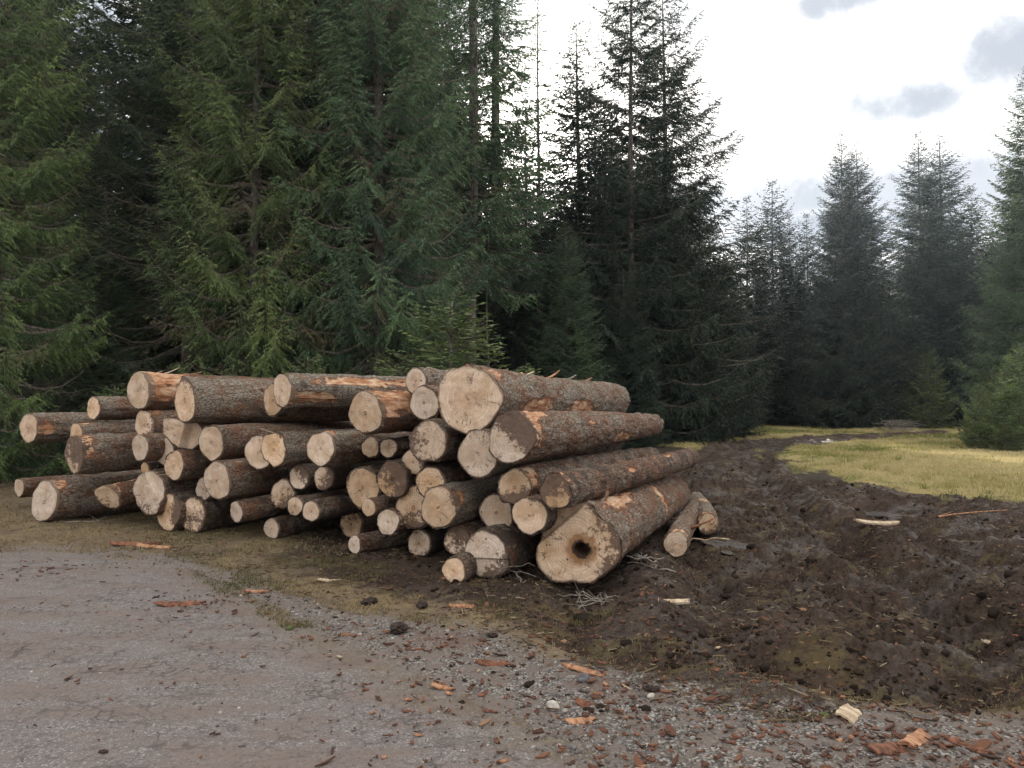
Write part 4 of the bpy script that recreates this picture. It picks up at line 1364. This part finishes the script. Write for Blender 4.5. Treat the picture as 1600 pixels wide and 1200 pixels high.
def slivers(name, x, y, ln, wd, mat, rng, tints, dirbias=None):
    n = len(x)
    az = rng.uniform(0, 2 * PI, n)
    z = height(x, y)
    lift = rng.uniform(.002, .012, n)
    D = np.stack([np.cos(az), np.sin(az), rng.normal(0, .14, n)], -1)
    W = np.stack([-np.sin(az), np.cos(az), rng.normal(0, .25, n)], -1)
    C = np.stack([x, y, z + lift], -1)
    a = C - D * (ln / 2)[:, None]
    b = C + D * (ln / 2)[:, None]
    w = W * (wd / 2)[:, None]
    th = np.array([0, 0, .006])
    cup = np.stack([np.zeros(n), np.zeros(n), rng.uniform(0, .35, n) * wd], -1)
    pts = [a + w * .5, a - w * .4, C - w * 1.1 - cup, b - w * .3, b + w * .6, C + w - cup]
    top_ = np.stack(pts, 1) + th
    bot = np.stack(pts, 1)
    V = np.concatenate([top_, bot], 1).reshape(-1, 3)
    base = np.arange(n)[:, None, None] * 12
    q = [(0, 1, 2, 5), (5, 2, 3, 4)] + [((i + 1) % 6, i, 6 + i, 6 + (i + 1) % 6) for i in range(6)]
    Fc = (base + np.array(q)[None]).reshape(-1, 4)
    return tag(link(name, mesh_np(name, V, Fc, mat, False, None, {'tint': np.repeat(tints, 12)})), kind='stuff')


def scatter_litter():
    rng = np.random.default_rng(33)
    # gravel
    n = 60000
    yy = 3.0 + 8 * rng.random(n) ** 1.5
    xx = rng.uniform(-.76, .76, n) * yy
    me = masks(xx, yy)
    dens = np.where(me[1] > 0, .75, np.where(me[0] > 0, .03 + .30 * np.exp(-me[0] / .35), np.exp(me[1] / .15) * .4)) * sstep(.3, .6, fbm2(xx, yy, 1.8, 3, 45))
    keep = (rng.random(n) < dens) & (me[2] < .15)
    xx, yy = xx[keep], yy[keep]
    size = np.clip(rng.lognormal(-5.1, .45, len(xx)), .002, .022)
    o = lumps('loose_gravel', xx, yy, size, .7, M['gravel'], rng, np.clip(rng.normal(.5, .25, len(xx)), 0, 1))
    tag(o, 'loose grey gravel along the worn edge of the road', 'gravel')
    # soil clods
    n = 16000
    yy = 4.0 + 18 * rng.random(n) ** 1.7
    xx = rng.uniform(-.3, .78, n) * yy
    me = masks(xx, yy)
    keep = (me[2] > .25) & (rng.random(n) < .25 + .75 * sstep(.4, .62, fbm2(xx, yy, 1.3, 3, 35)))
    # keep the sparse fringe thrown on to the gravel
    fr = (me[2] < 0) & (me[2] > -1.0) & (rng.random(n) < .05)
    keep |= fr
    xx, yy = xx[keep], yy[keep]
    size = np.clip(rng.lognormal(-4.6, .6, len(xx)), .004, .04)
    big = rng.random(len(xx)) < .035 * sstep(.48, .6, fbm2(xx, yy, .9, 2, 36)) * (me[2][keep] > .5)
    size = np.where(big, rng.uniform(.035, .075, len(xx)), size)
    o = lumps('soil_clods', xx, yy, size, .75, M['soil'], rng, np.clip(rng.normal(.45, .25, len(xx)), 0, 1), .6, True)
    tag(o, 'dark lumps of churned wet soil across the mud track', 'soil')
    # bark litter
    cl = [gnd(*c) for c in [(290, 950), (240, 855), (500, 925), (720, 960), (800, 1010), (690, 1075), (900, 1090), (1000, 1110), (1150, 1080), (1210, 1120), (1100, 1160), (1300, 1150), (1420, 1165), (1500, 1180), (1050, 1010), (950, 1000), (640, 1010), (320, 940), (60, 890), (1540, 1150), (1250, 1180), (560, 990), (880, 960), (1040, 945), (1200, 1000)]]
    X, Yl = [], []
    for c in cl:
        m = 45
        X.append(c[0] + rng.normal(0, .30, m))
        Yl.append(c[1] + rng.normal(0, .22, m))
    n = 5200
    yu = 3.0 + 8.0 * rng.random(n) ** 1.3
    xu = rng.uniform(-.76, .76, n) * yu
    me = masks(xu, yu)
    # most of the litter lies where logs were dragged over the road edge
    pz = np.exp(-np.abs(me[1] - .3) / .9) * (.25 + .75 * sstep(-2.5, 1.0, xu)) + .35 * (me[2] > 0) + .22 * (np.maximum(me[0], me[1]) < 0) + .05
    k_ = rng.random(n) < pz
    X.append(xu[k_])
    Yl.append(yu[k_])
    xx, yy = np.concatenate(X), np.concatenate(Yl)
    ln = np.clip(rng.lognormal(-3.75, .6, len(xx)), .008, .11)
    o = slivers('bark_litter', xx, yy, ln, ln * rng.uniform(.15, .55, len(xx)), M['litter'], rng, np.clip(rng.normal(.42, .22, len(xx)), 0, 1))
    tag(o, 'reddish bark crumbs and splinters strewn over road edge and mud', 'bark litter')


scatter_litter()


def scatter_fibres():
    rng = np.random.default_rng(57)
    n = 22000
    yy = 3.9 + 14 * rng.random(n) ** 1.5
    xx = rng.uniform(-.45, .78, n) * yy
    me = masks(xx, yy)
    keep = ((me[2] > -.25) | ((np.maximum(me[0], me[1]) < -.08) & (yy < 11) & (rng.random(n) < .7))) & (rng.random(n) < .15 + .85 * sstep(.42, .6, fbm2(xx, yy, 1.1, 3, 65)))
    xx, yy = xx[keep], yy[keep]
    ln = np.clip(rng.lognormal(-3.1, .5, len(xx)), .02, .16)
    o = slivers('straw_litter', xx, yy, ln, np.clip(ln * .06, .002, .006), M['fibre'], rng, rng.random(len(xx)))
    tag(o, 'straw, needles and thin twigs trodden into the mud', 'litter')


M['fibre'] = mat_tint('straw_and_twig_litter', [(0, (.03, .02, .015)), (.45, (.085, .058, .04)), (.8, (.19, .14, .08)), (1, (.36, .29, .19))], .85, 0, .2)
scatter_fibres()

# single pieces one can point at
def slab(name, px, py, ln, wd, th, az, mat, label, cat, seed, group=None, tiltx=.1):
    rng = np.random.default_rng(seed)
    x, y = gnd(px, py)
    n, m = 12, 6
    u = np.linspace(-.5, .5, n)
    v = np.linspace(-.5, .5, m)
    U, W = np.meshgrid(u, v, indexing='ij')
    taper = 1 - (.15 if name == 'wood_slab' else .45) * np.abs(U * 2) ** 2.2 * (.6 + .4 * rng.random((n, 1)))
    X = U * ln * (1 + rng.uniform(-.30, .12, (2, m))[(U > 0).astype(int)[:, 0]] * np.abs(U * 2) ** 1.5)
    Yv = W * wd * taper + (fbm2(U * 4, W * 0, 1.5, 2, seed + 1) - .5) * wd * .18
    curl = -(W ** 2) * wd * .45 + (fbm2(U * 3, W * 3, 1.2, 2, seed + 2) - .5) * th * (.5 if name == 'wood_slab' else 1.6) + U * U * ln * .10
    th = th * .55
    T = np.stack([X, Yv, curl + th], -1).reshape(-1, 3)
    B = np.stack([X, Yv, curl], -1).reshape(-1, 3)
    V = np.vstack([T, B])
    idx = np.arange(n * m).reshape(n, m)
    q = np.stack([idx[:-1, :-1], idx[1:, :-1], idx[1:, 1:], idx[:-1, 1:]], -1).reshape(-1, 4)
    bd = np.concatenate([idx[:, 0], idx[-1, 1:], idx[::-1, -1][1:], idx[0, ::-1][1:-1]])
    b2 = np.roll(bd, -1)
    Q = np.vstack([q, q[:, ::-1] + n * m, np.stack([b2, bd, bd + n * m, b2 + n * m], -1)])
    o = link(name, mesh_np(name, V, Q, mat, False))
    o.location = (x, y, H1(x, y) + .006)
    o.rotation_euler = (tiltx, .05, math.radians(az))
    tag(o, label, cat, group)
    return o


slab('wood_slab', 1328, 1120, .19, .11, .020, 50, M['dry_wood'], 'pale broken slab of wood on the gravel at lower right', 'wood piece', 1, tiltx=.35)
slab('wood_slab', 1430, 1160, .24, .07, .03, 42, M['orange_wood'], 'largest orange chunk of torn wood near the lower right corner', 'wood piece', 2, tiltx=.3)
slab('wood_slab', 1385, 1172, .18, .10, .02, 10, M['chip'], 'flat reddish bark plate left of the orange wood chunk', 'bark piece', 3)
slab('wood_slab', 1372, 830, .55, .12, .04, 8, M['dry_wood'], 'pale weathered slab half sunk in the mud below the puddles', 'wood piece', 4)
slab('wood_slab', 1048, 944, .30, .06, .035, 5, M['dry_wood'], 'bright split stick of wood on the mud right of the hollow butt', 'wood piece', 5)
slab('bark_strip', 912, 1052, .28, .06, .015, -35, M['orange_wood'], 'orange bark strip beside the blue-grey stone', 'bark piece', 6)
slab('bark_strip', 770, 1040, .20, .055, .018, 3, M['chip'], 'broad brown bark strip lying across the gravel in the middle', 'bark piece', 7)
slab('bark_strip', 690, 1076, .15, .04, .015, -18, M['orange_wood'], 'curled orange bark strip left of the middle of the gravel', 'bark piece', 8)
slab('bark_strip', 280, 945, .35, .12, .015, 12, M['chip'], 'reddish bark piece on the asphalt at the left', 'bark piece', 9)
slab('bark_strip', 210, 853, .5, .12, .02, 5, M['chip'], 'long red bark heap piece on the verge at the left', 'bark piece', 10)
slab('bark_strip', 240, 856, .4, .10, .02, -6, M['orange_wood'], 'orange bark piece beside the long red one on the left verge', 'bark piece', 11)
slab('bark_strip', 905, 1128, .16, .06, .012, 15, M['orange_wood'], 'orange-red bark shred at the bottom centre of the gravel', 'bark piece', 12)
slab('bark_strip', 915, 1104, .13, .06, .015, -40, M['chip'], 'dark red bark shred behind the orange-red one at the bottom centre', 'bark piece', 13)
slab('bark_strip', 720, 953, .20, .06, .02, 10, M['orange_wood'], 'pinkish wood shred on the verge before the small round log', 'bark piece', 14)
slab('bark_strip', 512, 905, .22, .05, .02, 5, M['dry_wood'], 'pale wood sliver on the dark soil before the pile centre', 'wood piece', 15)
slab('bark_strip', 1515, 1170, .2, .05, .015, -50, M['chip'], 'narrow red bark sliver right of the orange wood chunk', 'bark piece', 16)
slab('bark_strip', 400, 928, .22, .04, .015, 0, M['orange_wood'], 'thin orange sliver at the verge left of centre', 'bark piece', 17)
slab('bark_strip', 1510, 908, .16, .03, .02, 25, M['dry_wood'], 'small pale wood sliver on the mud at the right', 'wood piece', 18)
slab('bark_strip', 1545, 990, .1, .03, .015, -20, M['dry_wood'], 'small pale chip in the mud close to the right edge', 'wood piece', 19)

rp = random.Random(11)
for i in range(70):
    while True:
        px, py = rp.uniform(560, 1600), rp.uniform(975, 1195)
        if py > 960 + max(0, (px - 800)) * .12 + 15:
            break
    s = rp.uniform(.02, .058)
    slab('bark_flake', px, py, s, s * rp.uniform(.3, .6), .008, rp.uniform(0, 180), M['chip' if rp.random() < .7 else 'orange_wood'],
         'small reddish bark flake strewn on the gravel edge', 'bark flake', 100 + i, 'bark flakes strewn on the gravel')


def stone(px, py, r, mat, label, seed):
    rng = np.random.default_rng(seed)
    n, m = 28, 17
    th = np.linspace(0, 2 * PI, n, endpoint=False)
    ph = np.linspace(0.05, PI - .05, m)
    PH, TH = np.meshgrid(ph, th, indexing='ij')
    d = np.stack([np.sin(PH) * np.cos(TH), np.sin(PH) * np.sin(TH), np.cos(PH)], -1).reshape(-1, 3)
    rr = r * ((.75 + .5 * fbm3(d[:, 0], d[:, 1], d[:, 2], 1.4, 3, seed)) if mat is not M['clod'] else (.35 + 1.2 * fbm3(d[:, 0], d[:, 1], d[:, 2], 2.3, 3, seed, .7)))
    V = d * rr[:, None] * np.array([1.25, .9, .72 if mat is not M['clod'] else .55])
    i = np.arange(m - 1)[:, None] * n
    j = np.arange(n)[None]
    Q = np.stack([i + j, i + (j + 1) % n, i + n + (j + 1) % n, i + n + j], -1).reshape(-1, 4)[:, ::-1]
    x, y = gnd(px, py)
    V2 = np.vstack([V, [V[:n].mean(0)], [V[-n:].mean(0)]])
    j2 = np.arange(0, n, 2)
    Q = np.vstack([Q, np.stack([np.full_like(j2, len(V)), j2, j2 + 1, (j2 + 2) % n], -1), np.stack([np.full_like(j2, len(V) + 1), (m - 1) * n + (j2 + 2) % n, (m - 1) * n + j2 + 1, (m - 1) * n + j2], -1)])
    o = link('stone', mesh_np('stone', V2, Q, mat, True))
    o.location = (x, y, H1(x, y) + r * .35)
    o.rotation_euler = (0, 0, seed)
    tag(o, label, 'stone')


stone(912, 1066, .035, M['stone_dark'], 'blue-grey stone beside the orange bark strip', 1)
stone(863, 1108, .035, M['stone_pale'], 'pale rounded stone on the gravel near the bottom centre', 2)
stone(769, 996, .03, M['clod'], 'black round clod on the gravel before the pile', 3)
stone(577, 944, .06, M['clod'], 'black soil lump on the verge left of the small front log', 4)
stone(660, 953, .05, M['clod'], 'dark soil lump midway along the verge', 5)
stone(1019, 1080, .035, M['clod'], 'dark pebble-like clod among red flakes at lower right', 6)
stone(1017, 1092, .02, M['stone_pale'], 'tiny pale pebble by the dark clod at lower right', 7)
stone(622, 988, .07, M['clod'], 'flattened mound of dark soil on the gravel left of centre', 8)

M['moss'] = mat_simple('bright_moss', (.05, .06, .022), (.11, .125, .045), 60, .9, .6)
stone(1288, 1121, .02, M['moss'], 'small bright green moss tuft left of the pale wood slab', 9)
stone(453, 984, .025, M['moss'], 'small green weed tuft at the left edge of the gravel', 10)


def twig_obj(name, px, py, spec, label, cat, seed, mat='twig', spread=.25, lift=.08):
    rng = np.random.default_rng(seed)
    x, y = gnd(px, py)
    parts = []
    for i in range(spec[0]):
        L = rng.uniform(*spec[1])
        az = rng.uniform(*spec[3]) if len(spec) > 3 else rng.uniform(0, 2 * PI)
        c = np.array([rng.normal(0, spread), rng.normal(0, spread * .4), rng.uniform(.0, lift)])
        s = np.linspace(-.5, .5, 7)[:, None]
        d = np.array([math.cos(az), math.sin(az), rng.normal(0, .12)])
        pts = c + d * L * s + np.array([0, 0, rng.uniform(0, .25) * L]) * (.25 - s * s) + rng.normal(0, .010, (7, 3))
        parts.append(tube(pts, np.linspace(spec[2], spec[2] * .35, 7), 5, False))
        for _ in range(3):
            f = rng.integers(2, 6)
            d2 = unit(d + rng.normal(0, .8, 3)) * L * rng.uniform(.12, .3)
            parts.append(tube(pts[f] + d2 * np.linspace(0, 1, 3)[:, None], np.linspace(spec[2] * .5, .0015, 3), 4, False))
    V, Q = join(parts)
    o = link(name, mesh_np(name, V, Q, M[mat], True))
    o.location = (x, y, H1(x, y) + .02)
    tag(o, label, cat)


M['grey_twig'] = mat_simple('weathered_grey_twig', (.14, .12, .10), (.30, .265, .22), 20, .9, .2)
twig_obj('twig_heap', 925, 930, (11, (.2, .6), .006), 'heap of pale dry twigs at the foot of the hollow butt', 'twigs', 1, 'grey_twig', .16, .07)
twig_obj('twig_heap', 812, 908, (4, (.2, .4), .005), 'few thin twigs between the front ground log and the hollow butt', 'twigs', 2, 'grey_twig', .08, .1)
twig_obj('twig_heap', 1015, 905, (5, (.25, .5), .007), 'broken twigs leaning beside the right flank of the hollow butt', 'twigs', 3, 'grey_twig', .12, .12)
twig_obj('brush_heap', 1400, 676, (60, (.6, 1.6), .012), 'heap of grey brushwood at the far edge of the meadow', 'brushwood', 4, 'grey_twig', .5, .55)
twig_obj('brush_heap', 1036, 690, (25, (.5, 1.2), .012), 'low grey brushwood at the wood edge beyond the pile', 'brushwood', 5, 'grey_twig', .35, .35)
twig_obj('stick', 1488, 812, (1, (1.6, 1.7), .018, (.06, .1)), 'long thin reddish stick lying on the mud at the right', 'stick', 6, 'orange_wood', .0, .02)
twig_obj('stick', 1105, 855, (1, (.5, .55), .012, (2.2, 2.3)), 'peeled pale stick leaning at the thin log right of the hollow butt', 'stick', 7, 'dry_wood', .0, .1)
twig_obj('stick', 140, 822, (1, (.6, .65), .01, (.4, .5)), 'thin dark stick on the grass before the left ground log', 'stick', 8, 'twig', .0, .02)

# ------------------------------------------------------------------ damp air under the trees
hv = np.array([(x, y, z) for x in (-185, 185) for y in (-75, 240) for z in (-1.5, 31)], float)
hq = np.array([(0, 1, 3, 2), (4, 6, 7, 5), (0, 4, 5, 1), (2, 3, 7, 6), (0, 2, 6, 4), (1, 5, 7, 3)])
hm = bpy.data.materials.new('haze_air')
hm.use_nodes = True
hm.node_tree.nodes.clear()
ho = hm.node_tree.nodes.new('ShaderNodeOutputMaterial')
pv = hm.node_tree.nodes.new('ShaderNodeVolumePrincipled')
pv.inputs['Color'].default_value = (.74, .86, 1, 1)
pv.inputs['Density'].default_value = .0004
pv.inputs['Anisotropy'].default_value = .55
hm.node_tree.links.new(pv.outputs[0], ho.inputs['Volume'])
tag(link('haze', mesh_np('haze', hv, hq, hm, False)), kind='stuff')

# ------------------------------------------------------------------ sky, sun, camera
W = bpy.data.worlds.new('World')
S.world = W
W.use_nodes = True
nt = W.node_tree
nt.nodes.clear()


class WN(NT):
    def __init__(self, t):
        self.t = t


w = WN(nt)
out = nt.nodes.new('ShaderNodeOutputWorld')
bg = nt.nodes.new('ShaderNodeBackground')
sky = nt.nodes.new('ShaderNodeTexSky')
sky.sky_type = 'NISHITA'
sky.sun_disc = False
sky.sun_elevation = SUN_EL
sky.sun_rotation = SUN_AZ
sky.air_density = 1.0
sky.dust_density = 1.5
tc = nt.nodes.new('ShaderNodeTexCoord')
sp_ = w.n('SeparateXYZ')
w.put(sp_.inputs[0], tc.outputs['Generated'])
zc = w.math('MAXIMUM', sp_.outputs[2], .0)
den = w.math('ADD', zc, .16)
cv = w.comb(w.math('DIVIDE', sp_.outputs[0], den), w.math('DIVIDE', sp_.outputs[1], den), 0.)
c1 = w.noise(cv, 1.5, 7, .58, .25)
c2 = w.noise(w.vadd(cv, (3.3, 7.7, 0)), .9, 5, .55)
cover = w.sm(w.math('MULTIPLY_ADD', c2, .5, w.math('MULTIPLY', c1, .5)), .40, .50)
shade = w.sm(w.noise(w.vadd(cv, (11.3, 2.1, 0)), 1.4, 6, .6), .41, .62)
low = w.math('MULTIPLY', w.sm(sp_.outputs[2], .31, .24), w.sm(w.noise(cv, 2.2, 5, .6), .38, .56))
shade = w.math('MAXIMUM', shade, w.math('MULTIPLY', low, .9))
azm = w.math('ARCTAN2', sp_.outputs[0], sp_.outputs[1])
elv = w.math('ARCSINE', sp_.outputs[2])
wn1 = w.math('MULTIPLY', w.math('SUBTRACT', w.noise(tc.outputs['Generated'], 8, 8, .62), .5), 5.0)
for (a_, e_, ra, re_, amt) in ((14.5, 27, 5.5, 3.0, .88), (18, 19.5, 5, 3.4, .84), (27.3, 19.5, 4.6, 1.6, .95), (32.5, 21.3, 5, 2.4, .94), (19, 14.0, 8, 2.2, .98), (27.5, 13.2, 6, 2.6, .90), (23.4, 26.2, 4.0, 1.4, .95), (-30, 22, 9, 3, .9), (-12, 24, 8, 3, .85)):
    qx = w.math('DIVIDE', w.math('SUBTRACT', azm, math.radians(a_)), math.radians(ra))
    qy = w.math('DIVIDE', w.math('SUBTRACT', elv, math.radians(e_)), math.radians(re_))
    q = w.math('ADD', w.math('ADD', w.math('MULTIPLY', qx, qx), w.math('MULTIPLY', qy, qy)), wn1)
    shade = w.math('MAXIMUM', shade, w.math('MULTIPLY', w.sm(q, 2.4, .1), amt))
cloud = w.mix(shade, (8.0, 7.75, 7.4), (1.35, 1.52, 1.8))
# cloud thins and brightens round the sun
sd = (math.sin(SUN_AZ) * math.cos(SUN_EL), math.cos(SUN_AZ) * math.cos(SUN_EL), math.sin(SUN_EL))
dt = w.n('VectorMath', operation='DOT_PRODUCT')
w.put(dt.inputs[0], tc.outputs['Generated'])
dt.inputs[1].default_value = sd
dp = w.math('MAXIMUM', dt.outputs['Value'], 0.)
glow = w.math('ADD', w.math('MULTIPLY', w.math('POWER', dp, 60.), 5.), w.math('MULTIPLY', w.math('POWER', dp, 350.), 40.))
gl = w.n('VectorMath', operation='SCALE')
gl.inputs[0].default_value = (1.0, .95, .86)
w.put(gl.inputs['Scale'], glow)
cl2 = w.vadd(cloud, gl.outputs[0])
skyc = w.mix(w.math('MULTIPLY_ADD', cover, .03, .955), sky.outputs[0], cl2)
nt.links.new(skyc, bg.inputs[0])
bg.inputs[1].default_value = .11
nt.links.new(bg.outputs[0], out.inputs[0])

sl = bpy.data.lights.new('sun', 'SUN')
sl.energy = 4.5
sl.angle = math.radians(1.2)
sl.color = (1, .94, .84)
so = bpy.data.objects.new('sun', sl)
COL.objects.link(so)
so.rotation_euler = Vector(sd).to_track_quat('Z', 'Y').to_euler()
so.location = (0, 0, 40)

cam = bpy.data.cameras.new('camera')
cam.sensor_width = 36
cam.lens = 36 * F / 1600
cam.clip_end = 2000
co = bpy.data.objects.new('camera', cam)
COL.objects.link(co)
co.location = (0, 0, HCAM)
co.rotation_euler = (PI / 2 + PITCH, 0, 0)
S.camera = co

S.view_settings.view_transform = 'Standard'
S.view_settings.look = 'None'
S.view_settings.gamma = 1
S.view_settings.exposure = 1.58
S.cycles.use_denoising = True
S.cycles.denoiser = 'OPENIMAGEDENOISE'
S.cycles.max_bounces = 6
S.cycles.diffuse_bounces = 3
S.cycles.transmission_bounces = 3
S.cycles.caustics_reflective = False
S.cycles.caustics_refractive = False
